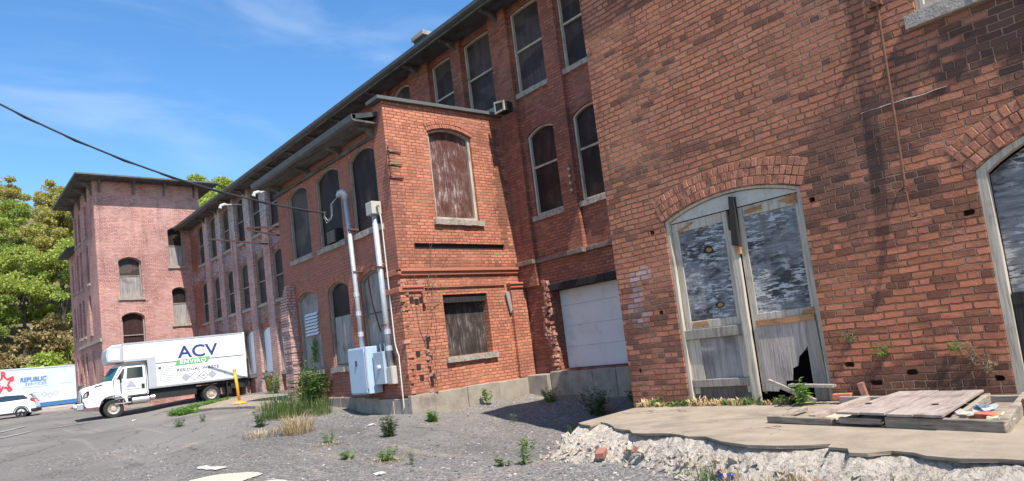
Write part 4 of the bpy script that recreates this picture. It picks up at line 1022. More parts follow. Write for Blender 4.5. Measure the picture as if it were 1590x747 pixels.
o = loosebrick(6.35, 1.6, .50, 1.1, 0, m_loose, 'broken red brick among the plastic scraps inside the timber frame')
for (x, y, z, cl, lab, sd) in ((6.6, 1.66, .53, (.36, .40, .42), 'crumpled pale blue plastic sheet inside the timber frame', 1), (6.32, 1.75, .52, (.42, .36, .30), 'crumpled cream paper scrap inside the timber frame', 2), (6.25, 1.47, .5, (.44, .39, .27), 'yellowish foam scrap inside the timber frame', 3)):
    o = MB().blob((0, 0, 0), .10, .075, .035, sd, .55, 2).build('crumpled_scrap', simple('scrap_%s' % ('sheet', 'paper', 'foam')[sd-1], cl, .7, var=.2, vs=12)); o.location = (x, y, z); tag(o, lab, 'litter')
# broken boards below the door hole
o = MB().beam((0, .3, .16), (0, -.25, -.1), .05, .05).build('broken_board', m_tim); o.location = (7.8, 3.86, .56); tag(o, 'broken grey board leaning out of the hole in the door', 'board')
o = MB().beam((0, .22, .03), (.02, -.3, 0), .12, .03).build('broken_board', m_framed); o.location = (7.86, 3.7, .62); tag(o, 'dark splintered board lying across the hole in the door', 'board')
# drinks can
can = thing('drink_can', (5.55, 3.62, .06), 'crushed blue drinks can on the gravel below the rubble edge', 'can')
can.location = (5.06, 3.2, gz(5.06, 3.2)+.05)
pr = [(.026, -.062), (.033, -.054), (.033, .05), (.025, .062)]
MB().lathe(pr, (0, 0, 0), (.3, -1, .1), 14).build('can_body', simple('blue_can', (.03, .06, .24), .3, .5, var=.2, vs=30), can, local=True)
MB().lathe([(.0335, -.018), (.0335, .014)], (0, 0, 0), (.3, -1, .1), 14).build('white_band', simple('can_band', (.75, .5, .5), .35, .2, var=.3, vs=60), can, local=True)

# ------------------------------------------------------------------ ELECTRICAL SERVICE on the annex side wall
cab = thing('electrical_cabinet', (7.42, 13.32, .88), 'tall pale blue electrical cabinet with its door, fixed to the annex wall', 'electrical box')
MB().box(7.22, 7.55, 12.92, 13.72, .88, 1.90).build('body', m_box, cab, bevel=.012)
MB().box(7.195, 7.22, 12.98, 13.70, .91, 1.87).build('door', m_box, cab, bevel=.008)
MB().box(7.175, 7.195, 13.32, 13.36, 1.5, 1.62).build('handle', m_cable, cab)
MB().box(7.20, 7.219, 12.935, 12.965, 1.0, 1.8).build('hinge', m_galv, cab)
mt = thing('meter_box', (7.5, 12.63, 1.05), 'smaller grey steel meter box with round knob beside the blue cabinet', 'electrical box')
MB().box(7.34, 7.6, 12.44, 12.86, 1.06, 1.75).build('body', m_box2, mt, bevel=.012)
MB().lathe([(.05, 0), (.05, .05), (.035, .06)], (7.34, 12.62, 1.42), (-1, 0, 0), 12).build('knob', m_pvc, mt)
for y in (12.55, 12.72): MB().tube([(7.48, y, 1.75), (7.48, y, 1.92)], .025, 8).build('pipe_stub', m_galv, mt)
jb = thing('junction_box', (7.5, 12.32, 1.05), 'small beige junction box at the foot of the thicker conduit', 'electrical box')
MB().box(7.40, 7.6, 12.22, 12.43, 1.04, 1.42).build('body', m_tan, jb, bevel=.01)
MB().box(7.385, 7.40, 12.235, 12.415, 1.055, 1.405).build('cover', m_tan, jb, bevel=.006)
def straps(par, y, r, zs):
    for z in zs:
        MB().box(7.44-r-.012, 7.608, y-r-.02, y+r+.03, z-.018, z+.018).build('strap', m_rust, par)
ma = thing('conduit_mast', (7.42, 13.5, 1.9), 'tall grey service conduit with hooded weatherhead, rising from the blue cabinet', 'conduit')
MB().tube([(7.42, 13.42, 1.90), (7.42, 13.44, 3.2), (7.42, 13.52, 5.35)], .052, 12).build('pipe', m_galv, ma, smooth=True)
for z in (2.15, 2.62, 3.05): MB().lathe([(.064, 0), (.064, .1)], (7.42, 13.42+.02*(z-1.9), z), (0, .03, 1), 12).build('coupling', m_galv, ma)
mb = MB().tube([(7.42, 13.52, 5.33), (7.42, 13.52, 5.40), (7.40, 13.52, 5.46), (7.36, 13.54, 5.50), (7.31, 13.57, 5.48), (7.27, 13.60, 5.40)], [.056, .085, .095, .09, .075, .05], 12); mb.build('weatherhead', m_galv, ma, smooth=True)
straps(ma, 13.46, .05, (3.62, 4.6))
mb = MB()
for k in range(2):
    o_ = .05*k
    mb.tube([(7.28, 13.6-.02*k, 5.42), (7.15, 13.68+o_, 5.25), (7.17, 13.75+o_, 4.98-o_), (7.15, 13.95+o_, 4.92-o_), (7.12, 14.02+o_, 5.02), (7.1, 13.95, 5.12)], .0055, 6)
mb.build('drip_loop', m_pvc, ma)
mb2 = thing('feeder_conduit', (7.44, 12.36, 1.4), 'straight grey feeder conduit topped by a square box, beside the meter box', 'conduit')
MB().tube([(7.45, 12.33, 1.42), (7.45, 12.36, 3.0), (7.45, 12.39, 4.72)], .06, 12).build('pipe', m_galv, mb2, smooth=True)
MB().box(7.33, 7.57, 12.26, 12.52, 4.70, 4.98).build('pull_box', m_tan, mb2, bevel=.012)
MB().lathe([(.03, 0), (.03, .12)], (7.45, 12.24, 4.86), (0, -1, 0), 8).build('elbow', m_tan, mb2)
for z in (1.75, 2.1): MB().lathe([(.072, 0), (.072, .1)], (7.45, 12.34, z), (0, .02, 1), 12).build('coupling', m_galv, mb2)
straps(mb2, 12.37, .06, (2.3, 3.55))
tb = MB().tube([(7.5, 12.25, 4.72), (7.5, 12.22, 4.66), (7.5, 12.2, 4.5), (7.5, 12.17, 1.9), (7.5, 12.12, 1.75), (7.49, 12.05, 1.62), (7.49, 12.05, .55), (7.47, 12.07, .46)], .013, 8).build('thin_conduit', m_pvc, None, smooth=True)
tag(tb, 'thin white plastic conduit running down the corner to the ground', 'conduit')
tb = MB().tube([(7.55, 13.1, 3.45), (7.5, 12.95, 2.9), (7.53, 12.75, 2.2)], .018, 6).build('loose_pipe', m_rust); tag(tb, 'thin rusty pipe leaning aslant behind the two conduits', 'pipe')
tb = MB().tube([(7.56, 13.5, 2.62), (7.56, 12.2, 2.62)], .014, 6).build('support_bar', m_rust); tag(tb, 'rusty horizontal bar across the two conduits', 'bar')
cb = MB(); P0, P1 = Vector((7.12, 13.98, 5.10)), Vector((.55, 17.57, 8.65)); pts = []
for k in range(41):
    q = k/40; pts.append(P0.lerp(P1, q)-Vector((0, 0, 4*.48*q*(1-q))))
cb.tube(pts, .021, 6); pts2 = [p+Vector((.03*math.sin(i*1.3), .02, .022*math.cos(i*1.3))) for i, p in enumerate(pts)]; cb.tube(pts2, .012, 5)
tag(cb.build('overhead_cable', m_cable), 'twisted black overhead cable sagging to the weatherhead', 'cable')
up_ = thing('utility_pole', (.55, 17.7, .3), 'brown wooden utility pole carrying the black overhead cable', 'pole')
MB().tube([(.5, 17.72, .0), (.5, 17.72, 9.6)], [.15, .11], 10).build('pole', m_bark, up_)
MB().box(-.3, 1.3, 17.62, 17.72, 8.7, 8.8).build('crossarm', m_framed, up_)

# lamps and outrigger beams on the mill
def lamp(y, xt, z, dz, label):
    l = thing('wall_lamp', (10.93, y, z), label, 'lamp', 'arm lamps on the mill wall')
    MB().tube([(10.95, y, z), (10.6, y, z+.02), (xt+.2, y, z+dz)], .022, 6).build('arm', m_lampgrey, l)
    MB().tube([(xt+.3, y, z+dz), (xt+.15, y, z+dz+.02), (xt, y, z+dz-.04), (xt-.05, y, z+dz-.16)], [.03, .06, .07, .075], 8).build('lamp_head', m_lampgrey, l)
lamp(29.02, 9.95, 9.16, -.04, 'pale lamp on a long arm below the mill eaves, farther from the annex')
lamp(25.34, 10.0, 8.85, -.12, 'pale lamp on a long arm below the mill eaves, beside the annex')
for (p, q, lab) in (((10.94, 26.75, 6.95), (8.8, 27.4, 7.25), 'long rusty outrigger beam sticking out from the mill wall'), ((10.94, 25.1, 7.34), (9.55, 25.3, 7.27), 'upper of two short rusty beams sticking out near the annex'), ((10.94, 25.15, 6.95), (9.6, 25.3, 7.2), 'lower slanting short rusty beam sticking out near the annex')):
    b = MB().beam(p, q, .05, .06).build('rusty_beam', m_darkrust); tag(b, lab, 'beam', 'rusty beams on the mill wall')

# ------------------------------------------------------------------ text helper
def text_mesh(txt, size, parent, loc, mat, name, rotz=None, extrude=.004, sx=1.0, bold=0.0, spacing=1.0, shear=0.0, align='LEFT', rot=(math.pi/2, 0, 0)):
    cu = bpy.data.curves.new('txt', 'FONT'); cu.body = txt; cu.size = size; cu.extrude = extrude; cu.offset = bold; cu.space_character = spacing; cu.shear = shear
    cu.align_x = align; cu.resolution_u = 4
    tmp = bpy.data.objects.new('tmp', cu); COL.objects.link(tmp)
    bpy.context.view_layer.update()
    me = bpy.data.meshes.new_from_object(tmp.evaluated_get(bpy.context.evaluated_depsgraph_get()))
    bpy.data.objects.remove(tmp); bpy.data.curves.remove(cu)
    for v in me.vertices: v.co.x *= sx
    me.materials.clear(); me.materials.append(mat); me.name = name
    o = bpy.data.objects.new(name, me); COL.objects.link(o); o.parent = parent; o.location = loc; o.rotation_euler = rot
    return o

# ------------------------------------------------------------------ TRUCK
m_twhite = simple('truck_white_paint', (.80, .80, .80), .28, var=.04, vs=1.5, spec=.5, dirt=((.55, .53, .5), 3, .25))
t = NT('truck_box_paint')
x, y, z = t.sep(t.pos.outputs['Position'])
gr1 = t.math('MULTIPLY', t.rng(z, 1.6, 2.1, 1, 0), t.rng(t.noise(2.0, vec=t.scaled((3, 3, .6)), detail=5), .4, .65))
cc = t.mix(t.math('MULTIPLY', gr1, .35), (.80, .80, .80), (.45, .41, .36))
cc = t.mix(t.rng(t.noise(1.0, vec=t.scaled((7, 7, .35)), detail=5, rough=.65), .55, .75, 0, .22), cc, (.5, .48, .45))
m_tbox = t.fin(cc, .32, spec=.45)
m_tgrey = simple('truck_grey_trim', (.42, .44, .47), .4, var=.08, vs=3)
m_tglass = simple('truck_glass', (.02, .035, .042), .06, var=.2, vs=2, spec=.8)
m_wind = simple('windscreen_glass', (.03, .10, .12), .05, var=.3, vs=1.2, spec=.9)
m_black2 = simple('black_chassis', (.018, .018, .019), .7, var=.2)
m_tyre = simple('tyre_rubber', (.028, .027, .027), .85, var=.25, vs=10)
m_rim = simple('rusty_white_rim', (.50, .44, .37), .5, .2, var=.3, vs=14, dirt=((.25, .12, .06), 12, .8))
m_chrome = simple('dull_chrome', (.55, .56, .58), .25, .8, var=.1)
m_navy = simple('navy_lettering', (.035, .055, .20), .4, var=.05)
m_green = simple('green_stripe', (.13, .42, .14), .4, var=.05)
m_dgrey = simple('dark_grey_lettering', (.07, .08, .10), .5, var=.05)
m_lgrey = simple('grey_mark', (.36, .38, .41), .5, var=.05)
m_alu = simple('aluminium', (.62, .62, .63), .35, .7, var=.08)
m_amber = simple('red_lens', (.5, .03, .03), .2, var=.1)
m_amber2 = simple('amber_lens', (.6, .25, .03), .3, var=.1)
truck = thing('box_truck', (5.8, 30.9, .62), 'white box truck with blue lettering and green stripe backed up to the mill', 'truck', rz=R(-5))
TZ = .62
def TB(mb, name, mat, parent=truck, **k): return mb.build(name, mat, parent, local=True, **k)
zl = lambda z: z-TZ
W = 1.86
# chassis, all heights relative to the ground at the front wheel
fr_ = MB().box(-.9, 5.2, .35, .5, zl(1.3), zl(1.48)).box(-.9, 5.2, W-.5, W-.35, zl(1.3), zl(1.48))
for x in (-.5, .8, 1.8, 2.8, 3.9, 5.0): fr_.box(x, x+.08, .5, W-.5, zl(1.32), zl(1.44))
fr_.box(-.1, .1, .2, W-.2, zl(.95), zl(1.08)).box(3.58, 3.8, .3, W-.3, zl(1.0), zl(1.15))
fr_.box(1.35, 3.1, .12, .3, zl(1.15), zl(1.5)).box(1.5, 5.1, .2, W-.2, zl(1.5), zl(1.64))
TB(fr_, 'chassis', m_black2)
# cab
def plan(x0, xs_, xe, yi, ys_): return [(x0, W-yi), (x0, yi), (xs_, ys_), (xe, ys_), (xe, W-ys_), (xs_, W-ys_)]
secs = [(1.40, plan(-.28, .02, 1.27, .42, .04)), (2.07, plan(-.28, .02, 1.27, .42, .04)), (2.64, plan(.08, .32, 1.25, .50, .12)), (2.75, plan(.22, .42, 1.2, .56, .24))]
mb = MB(); n = 6
mb.add([(x, y, zl(z)) for z, P in secs for x, y in P], [tuple(range(n))] + [tuple(range(n*3, n*4))] + [(k*n+i, k*n+(i+1) % n, (k+1)*n+(i+1) % n, (k+1)*n+i) for k in range(3) for i in range(n)])
cab_ = TB(mb, 'cab', m_twhite, bevel=.025)
def cab_pt(edge, f, z):          # point on the windscreen band, edge 0 = front, 1 = near chamfer, 5 = far chamfer
    (za, A), (zb2, B) = secs[1], secs[2]; q = (z-za)/(zb2-za)
    a = Vector((*A[edge], za)).lerp(Vector((*B[edge], zb2)), q); b = Vector((*A[(edge+1) % 6], za)).lerp(Vector((*B[(edge+1) % 6], zb2)), q)
    p = a.lerp(b, f); return Vector((p.x, p.y, zl(z)))
for e, f0, f1 in ((0, .0, 1.0), (1, .0, .88), (5, .12, 1.0)):
    P4 = [cab_pt(e, f0, 2.10), cab_pt(e, f1, 2.10), cab_pt(e, f1, 2.60), cab_pt(e, f0, 2.60)]
    nn_ = (P4[1]-P4[0]).cross(P4[3]-P4[0]).normalized()
    if nn_.x > 0: nn_ = -nn_
    TB(MB().prism([p+nn_*.012 for p in P4], -nn_*.008), 'windscreen', m_wind, cab_)
hood = [(-1.02, 1.30), (-1.06, 1.80), (-.98, 1.93), (-.60, 2.0), (-.25, 2.08), (-.25, 1.40), (-.40, 1.42), (-.52, 1.30)]
TB(MB().prism([(x, .14, zl(z)) for x, z in hood], (0, W-.28, 0)), 'hood', m_twhite, bevel=.06)
for y0, y1 in ((.0, .16), (W-.16, W)):
    fen = [(-.98, 1.22), (-1.0, 1.70), (-.7, 1.82), (-.2, 1.78), (.3, 1.62), (.5, 1.42), (.52, 1.15), (.45, 1.15), (.40, 1.30), (.26, 1.45), (.05, 1.50), (-.1, 1.50), (-.28, 1.44), (-.42, 1.30), (-.48, 1.12), (-.9, 1.12)]
    TB(MB().prism([(x, y0, zl(z)) for x, z in fen], (0, y1-y0, 0)), 'fender', m_twhite, bevel=.03)
gl = MB().box(-1.09, -1.055, .5, W-.5, zl(1.36), zl(1.86)); gl = TB(gl, 'grille', m_lgrey)
gb = MB()
for k in range(7): gb.box(-1.105, -1.091, .52, W-.52, zl(1.40+k*.065), zl(1.425+k*.065))
TB(gb, 'bar', m_chrome, gl)
for y in (.17, W-.43): TB(MB().box(-1.07, -1.03, y, y+.26, zl(1.48), zl(1.68)), 'headlight', m_tglass, bevel=.02)
TB(MB().prism([(-.92, -.004, zl(1.60)), (-.80, -.004, zl(1.62)), (-.80, -.004, zl(1.80)), (-.92, -.004, zl(1.76))], (0, .01, 0)), 'side_lamp', m_tglass)
TB(MB().prism([(-.62, .132, zl(1.90)), (-.34, .132, zl(1.96)), (-.30, .132, zl(2.02)), (-.60, .132, zl(1.96))], (0, .012, 0)), 'hood_vent', m_black2)
TB(MB().box(-1.24, -1.0, .02, W-.02, zl(1.08), zl(1.34)), 'bumper', m_chrome, bevel=.03)
for y, s_ in ((.12, .13), (.55, .1), (W-.6, .12)):
    TB(MB().prism([(-1.27, y-s_, zl(1.2)), (-1.27, y, zl(1.2)-s_), (-1.27, y+s_, zl(1.2)), (-1.27, y, zl(1.2)+s_)], (.02, 0, 0)), 'placard', m_twhite)
dr = [(.06, 1.44), (.06, 2.10), (.36, 2.58), (.44, 2.62), (1.16, 2.62), (1.2, 2.55), (1.2, 1.44)]
for y0, dy in ((.022, .022), (W-.044, .022)):
    dpart = TB(MB().prism([(x, y0, zl(z)) for x, z in dr], (0, dy, 0)), 'door', m_twhite, bevel=.006)
    yy = y0-.006 if y0 < 1 else y0+dy
    for nm, gp_ in (('quarter_window', [(.14, 2.12), (.38, 2.14), (.46, 2.54), (.40, 2.54)]), ('window', [(.5, 2.12), (1.1, 2.12), (1.1, 2.56), (.55, 2.56)])):
        TB(MB().prism([(x, yy, zl(z)) for x, z in gp_], (0, .007, 0)), nm, m_tglass, dpart)
    TB(MB().box(1.02, 1.14, yy-.02 if y0 < 1 else yy, yy+.007 if y0 < 1 else yy+.03, zl(1.68), zl(1.86)), 'handle', m_black2, dpart)
    if y0 < 1:
        TB(MB().prism([(.45, yy, zl(1.76)), (.86, yy, zl(1.76)), (.66, yy, zl(2.06))], (0, .004, 0)).box(.4, 1.0, yy, yy+.004, zl(1.66), zl(1.70)).box(.45, .8, yy, yy+.004, zl(1.58), zl(1.61)), 'door_emblem', m_lgrey, dpart)
        TB(MB().tube([(.24, .02, zl(2.2)), (.30, -.16, zl(2.16))], .015, 6).box(.24, .30, -.30, -.14, zl(1.98), zl(2.32)), 'mirror', m_black2, bevel=.01)
    else:
        TB(MB().tube([(.24, W-.02, zl(2.2)), (.30, W+.16, zl(2.16))], .015, 6).box(.22, .36, W+.16, W+.28, zl(2.0), zl(2.3)), 'mirror', m_twhite, bevel=.01)
for y in (.30, .62, W/2, W-.62, W-.30): TB(MB().box(.34, .46, y-.04, y+.04, zl(2.745), zl(2.785)), 'marker_light', m_amber2)
TB(MB().prism([(x, .034, zl(z)) for x, z in ((.035, 1.415), (.035, 2.115), (.345, 2.61), (.43, 2.65), (1.185, 2.65), (1.228, 2.56), (1.228, 1.415))], (0, .012, 0)), 'door_gap', m_black2, cab_)
TB(MB().box(.05, .62, -.03, .12, zl(1.14), zl(1.18)).box(.05, .62, .0, .12, zl(1.34), zl(1.37)), 'step', m_alu)
TB(MB().box(-1.0, -.30, .128, .139, zl(1.845), zl(1.86)), 'hood_seam', m_lgrey)
TB(MB().box(-1.19, -.98, .1, W-.1, zl(1.335), zl(1.37)).box(-1.255, -1.24, .35, W-.35, zl(1.16), zl(1.26)), 'bumper_gap', m_black2)
TB(MB().prism([(-1.035, -.008, zl(1.52)), (-.86, -.008, zl(1.55)), (-.80, -.008, zl(1.78)), (-.86, -.008, zl(1.80)), (-.98, -.008, zl(1.72))], (0, .006, 0)), 'headlight_surround', m_black2)
TB(MB().prism([(-.99, -.014, zl(1.56)), (-.90, -.014, zl(1.57)), (-.87, -.014, zl(1.72)), (-.95, -.014, zl(1.69))], (0, .006, 0)), 'headlight', m_chrome)
for k in range(2):
    TB(MB().beam((-.19, .5+k*.55, zl(2.16)), (-.02, .72+k*.55, zl(2.42)), .02, .015), 'wiper', m_black2)
tk = MB().lathe([(.12, 0), (.14, .02), (.14, .62), (.12, .64)], (.66, .2, zl(1.22)), (1, 0, 0), 16); TB(tk, 'fuel_tank', m_alu, smooth=False)
TB(MB().box(.4, .64, .08, .3, zl(1.08), zl(1.38)), 'battery_box', m_black2, bevel=.02)
TB(MB().lathe([(.1, 0), (.1, .16)], (1.34, .16, zl(1.26)), (1, 0, 0), 12), 'air_tank', m_alu)
# box body with overhang above the cab
bx = MB().prism([(x, 0, zl(z)) for x, z in ((1.31, 1.64), (1.31, 2.84), (.44, 2.84), (.44, 3.52), (5.16, 3.60), (5.16, 1.66))], (0, W, 0))
body = TB(bx, 'box_body', m_tbox)
nose = [(.44, 2.80), (.44, 3.54), (.05, 3.52), (-.12, 3.38), (-.17, 3.1), (-.14, 2.82)]
TB(MB().prism([(x, -.012, zl(z)) for x, z in nose], (0, W+.024, 0)), 'cab_overhang', m_tgrey, bevel=.05)
TB(MB().prism([(x, -.022, zl(z)) for x, z in ((-.10, 2.92), (.30, 2.92), (.34, 3.38), (-.02, 3.36))], (0, .012, 0)), 'overhang_panel', m_twhite, bevel=.008)
TB(MB().box(1.285, 1.60, -.012, -.001, zl(1.62), zl(2.86)).box(.44, 1.60, -.0135, -.001, zl(2.80), zl(2.90)), 'corner_trim', m_tgrey)
TB(MB().prism([(x, -.014, zl(z)) for x, z in ((.40, 3.50), (.40, 3.56), (5.18, 3.64), (5.18, 3.58))], (0, W+.028, 0)), 'top_rail', m_tgrey)
TB(MB().box(1.31, 5.18, -.014, -.001, zl(1.60), zl(1.68)), 'bottom_rail', m_alu)
rv = MB()
for k in range(32): rv.box(1.36+k*.118, 1.40+k*.118, -.02, -.0145, zl(1.62), zl(1.655))
TB(rv, 'marker_tape', m_lgrey)
TB(MB().box(5.12, 5.2, -.03, .05, zl(1.6), zl(3.64)), 'rear_post', m_twhite)
TB(MB().box(5.165, 5.19, .05, W-.02, zl(1.68), zl(3.55)), 'rear_door', m_twhite)
lf = MB().box(5.2, 5.30, .0, .12, zl(1.25), zl(2.45)).box(5.2, 5.32, W-.12, W, zl(1.25), zl(2.45)).box(5.22, 5.32, .12, W-.12, zl(1.28), zl(1.5))
TB(lf, 'tail_lift', m_black2)
TB(MB().box(5.30, 5.42, .02, .14, zl(1.5), zl(1.62)).box(4.5, 5.1, .1, .2, zl(1.2), zl(1.6)), 'rear_light_bracket', m_black2)
TB(MB().box(4.32, 4.36, .05, .45, zl(.95), zl(1.55)).box(4.32, 4.36, W-.45, W-.05, zl(.95), zl(1.55)), 'mud_flap', m_black2)
def wheel(par, x, y, z, r, w, out, rimm, zrel=True, spokes=0):
    t_ = MB().lathe([(r*.62, -w/2), (r*.93, -w/2), (r, -w*.32), (r, w*.32), (r*.93, w/2), (r*.62, w/2), (r*.62, -w/2)], (x, y, z), (0, 1, 0), 28, cap=False)
    o = t_.build('wheel', m_tyre, par, local=True)
    s_ = -1 if out < 0 else 1
    rm = MB().lathe([(r*.64, -.05), (r*.64, w*.36), (r*.56, w*.46), (r*.48, w*.36), (r*.30, w*.25), (r*.26, w*.42), (r*.10, w*.46)], (x, y, z), (0, s_, 0), 24)
    rm.build('rim', rimm, o, local=True)
    nb = MB()
    n_ = spokes or 8
    for k in range(n_):
        a = 2*math.pi*k/n_
        if spokes: nb.obox((x+math.cos(a)*r*.42, y+s_*w*.42, z+math.sin(a)*r*.42), (Vector((math.cos(a), 0, math.sin(a))), Vector((0, 1, 0)), Vector((-math.sin(a), 0, math.cos(a)))), r*.2, .012, r*.06)
        else: nb.lathe([(.012, 0), (.012, .03)], (x+math.cos(a)*r*.38, y+s_*w*.28, z+math.sin(a)*r*.38), (0, s_, 0), 6)
    nb.build('spokes' if spokes else 'wheel_nuts', m_black2 if not spokes else m_chrome, o, local=True)
    return o
for y, o_ in ((.13, -1), (W-.13, 1)): wheel(truck, 0, y, .355, .36, .24, o_, m_rim)
for y, o_ in ((.15, -1), (.42, -1), (W-.42, 1), (W-.15, 1)): wheel(truck, 3.68, y, .355+.10, .355, .22, o_, m_rim)
for k in range(9):
    xk = 1.75+k*.42; TB(MB().box(xk, xk+.006, -.0012, .001, zl(1.69), zl(3.5+.0125*k)), 'panel_seam', m_lgrey, body)
# lettering on the side that faces the yard
TY = -.006
TB(MB().box(1.602, 5.12, TY+.001, -.0005, zl(2.605), zl(2.64)), 'blue_line', m_navy, body)
lt = text_mesh('ACV', .72, body, (2.46, TY, zl(2.76)), m_navy, 'logo_lettering', sx=1.10, bold=.012, spacing=1.0)
TB(MB().prism([(2.30, TY-.003, zl(2.44)), (3.60, TY-.003, zl(2.48)), (3.72, TY-.003, zl(2.72)), (2.42, TY-.003, zl(2.68))], (0, .006, 0)), 'green_stripe', m_green, body)
text_mesh('ENVIRO', .22, body, (2.50, TY-.006, zl(2.50)), m_twhite, 'stripe_lettering', sx=1.22, spacing=1.15, bold=.006)
text_mesh('RESIDUAL WASTE', .172, body, (2.36, TY, zl(2.19)), m_dgrey, 'side_lettering', sx=1.16, spacing=1.08, bold=.002)
for k in range(6):
    x = 2.70+k*.35; r_ = .185; z = 1.92
    if k in (0, 3): TB(MB().prism([(x-r_, TY, zl(z)), (x, TY, zl(z)-r_), (x+r_, TY, zl(z)), (x, TY, zl(z)+r_)], (0, .005, 0)), 'placard_mark', m_lgrey, body)
    else:
        A = [(x-r_, TY, zl(z)), (x, TY, zl(z)-r_), (x+r_, TY, zl(z)), (x, TY, zl(z)+r_)]; q = r_*(.86 if k < 3 else .93)
        B = [(x-q, TY, zl(z)), (x, TY, zl(z)-q), (x+q, TY, zl(z)), (x, TY, zl(z)+q)]
        mk = MB().ring(A, B, (0, .005, 0))
        if k == 2: mk.box(x-.05, x+.05, TY, TY+.005, zl(z)-.02, zl(z)+.02)
        TB(mk, 'placard_mark', m_dgrey if k < 3 else m_lgrey, body)
mk = MB(); mk.box(1.68, 1.78, TY, TY+.005, zl(2.36), zl(2.46), 1)
rnd = random.Random(6)
for k in range(9):
    z = 2.42-k*.075; mk.box(1.82, 1.82+rnd.uniform(.26, .5), TY, TY+.005, zl(z), zl(z+.028))
    if k in (2, 4, 5, 6, 7): mk.box(1.70, 1.75, TY, TY+.005, zl(z-.01), zl(z+.035))
TB(mk, 'small_print', [m_lgrey, m_navy], body)

# ------------------------------------------------------------------ SUV
car = thing('parked_car', (4.32, 47.6, .90), 'white estate car with black windows and red tail lamps, parked in front of the trailer', 'car', rz=R(-14))
m_cwhite = simple('car_white_paint', (.80, .81, .83), .2, var=.03, vs=1, spec=.6)
CW = 1.55
def CB(mb, name, mat, parent=car, **k): return mb.build(name, mat, parent, local=True, **k)
lo = [(.70, .30), (.72, .55), (.66, .78), (.60, .95), (.40, 1.02), (-1.9, .95), (-2.75, .86), (-2.98, .70), (-3.02, .32), (-2.85, .22), (.55, .22)]
cbody = CB(MB().prism([(x, 0, z) for x, z in lo], (0, CW, 0)), 'body', m_cwhite, bevel=.06)
gh = [(.60, .94), (.46, 1.22), (.30, 1.33), (-.2, 1.385), (-.8, 1.385), (-1.25, 1.33), (-1.95, .95)]
mb = MB(); n = len(gh)
vs = [(x, .05 if z < 1 else .16, z) for x, z in gh] + [(x, CW-.05 if z < 1 else CW-.16, z) for x, z in gh]
mb.add(vs, [tuple(range(n)), tuple(range(2*n-1, n-1, -1))] + [(i, (i+1) % n, (i+1) % n+n, i+n) for i in range(n)])
CB(mb, 'roof', m_cwhite, bevel=.03)
for yb, yt, e in ((.045, .138, -.004), (CW-.045, CW-.138, .004)):
    mb = MB(); gp_ = [(.30, .985), (.36, 1.06), (.12, 1.27), (-.75, 1.32), (-1.18, 1.27), (-1.78, .985)]
    f = lambda z: yb+(yt-yb)*(z-.94)/.39
    mb.prism([(x, f(z)+e, z) for x, z in gp_], (0, e, 0)); CB(mb, 'side_window', m_tglass)
CB(MB().prism([(.60, .2, .985), (.60, CW-.2, .985), (.47, CW-.24, 1.22), (.47, .24, 1.22)], (.012, 0, .006)), 'rear_window', m_tglass)
CB(MB().box(.34, .60, .10, CW-.10, 1.315, 1.345), 'spoiler', m_cwhite, bevel=.01)
for y0 in (-.006, CW-.16): CB(MB().prism([(.50, y0, 1.10), (.62, y0, .93), (.72, y0, .80), (.50, y0, .86), (.42, y0, .95)], (0, .166, 0)), 'tail_lamp', m_amber)
CB(MB().box(.45, .77, -.01, CW+.01, .26, .46), 'rear_bumper', m_black2, bevel=.03)
CB(MB().box(-2.2, .4, -.012, CW+.012, .20, .33), 'sill_trim', m_black2, bevel=.02)
for x in (0, -2.25):
    for y, o_ in ((.085, -1), (CW-.085, 1)):
        wheel(car, x, y, .305, .31, .2, o_, m_black2, spokes=5)
        ar = [(x+.37*math.cos(k*math.pi/12), .30+.37*math.sin(k*math.pi/12)) for k in range(13)]
        ai = [(x+.325*math.cos(k*math.pi/12), .30+.325*math.sin(k*math.pi/12)) for k in range(13)]
        CB(MB().prism([(a, -.008 if o_ < 0 else CW-.004, z) for a, z in ar+ai[::-1]], (0, .012, 0)), 'wheel_arch', m_black2)
CB(MB().prism([(.3+0*x, 0, 0) for x in range(0)] or [(-.9, -.004, .80), (-.75, -.004, .80), (-.75, -.004, .83), (-.9, -.004, .83)], (0, .006, 0)), 'door_handle', m_chrome)

# ------------------------------------------------------------------ TRAILER
trl = thing('waste_trailer', (4.5, 63.6, 1.27), 'long pale grey waste trailer with red star emblem and blue lettering beyond the car', 'trailer', rz=R(-42.1))
m_tr = simple('trailer_panel', (.56, .60, .63), .5, var=.1, vs=.8, dirt=((.40, .43, .46), 1.2, .6))
m_trb = simple('trailer_blue', (.05, .16, .36), .5, var=.15)
m_trr = simple('trailer_red', (.70, .05, .06), .5, var=.08)
m_blue = simple('trailer_letter_blue', (.07, .19, .45), .5, var=.05)
def RB(mb, name, mat, parent=trl, **k): return mb.build(name, mat, parent, local=True, **k)
z0 = 1.27
tb_ = RB(MB().prism([(-4, 0, .36), (6.6, 0, .36), (6.6, 0, 2.82), (-4, 0, 3.32)], (0, 2.3, 0)), 'body', m_tr)
RB(MB().box(-4, 6.6, .02, 2.28, .06, .355), 'base_frame', m_trb)
RB(MB().prism([(-4, -.03, 3.30), (6.62, -.03, 2.80), (6.62, -.03, 2.88), (-4, -.03, 3.38)], (0, 2.36, 0)), 'top_rail', m_tr)
rb_ = MB()
for k in range(14): rb_.box(-3.6+k*.72, -3.55+k*.72, -.012, -.001, .36, .50)
RB(rb_, 'rib', m_tr)
for x in (5.2, 4.2): wheel(trl, x, .2, .16, .26, .2, -1, m_rim)
wheel(trl, 5.2, 2.1, .16, .26, .2, 1, m_rim); wheel(trl, 4.2, 2.1, .16, .26, .2, 1, m_rim)
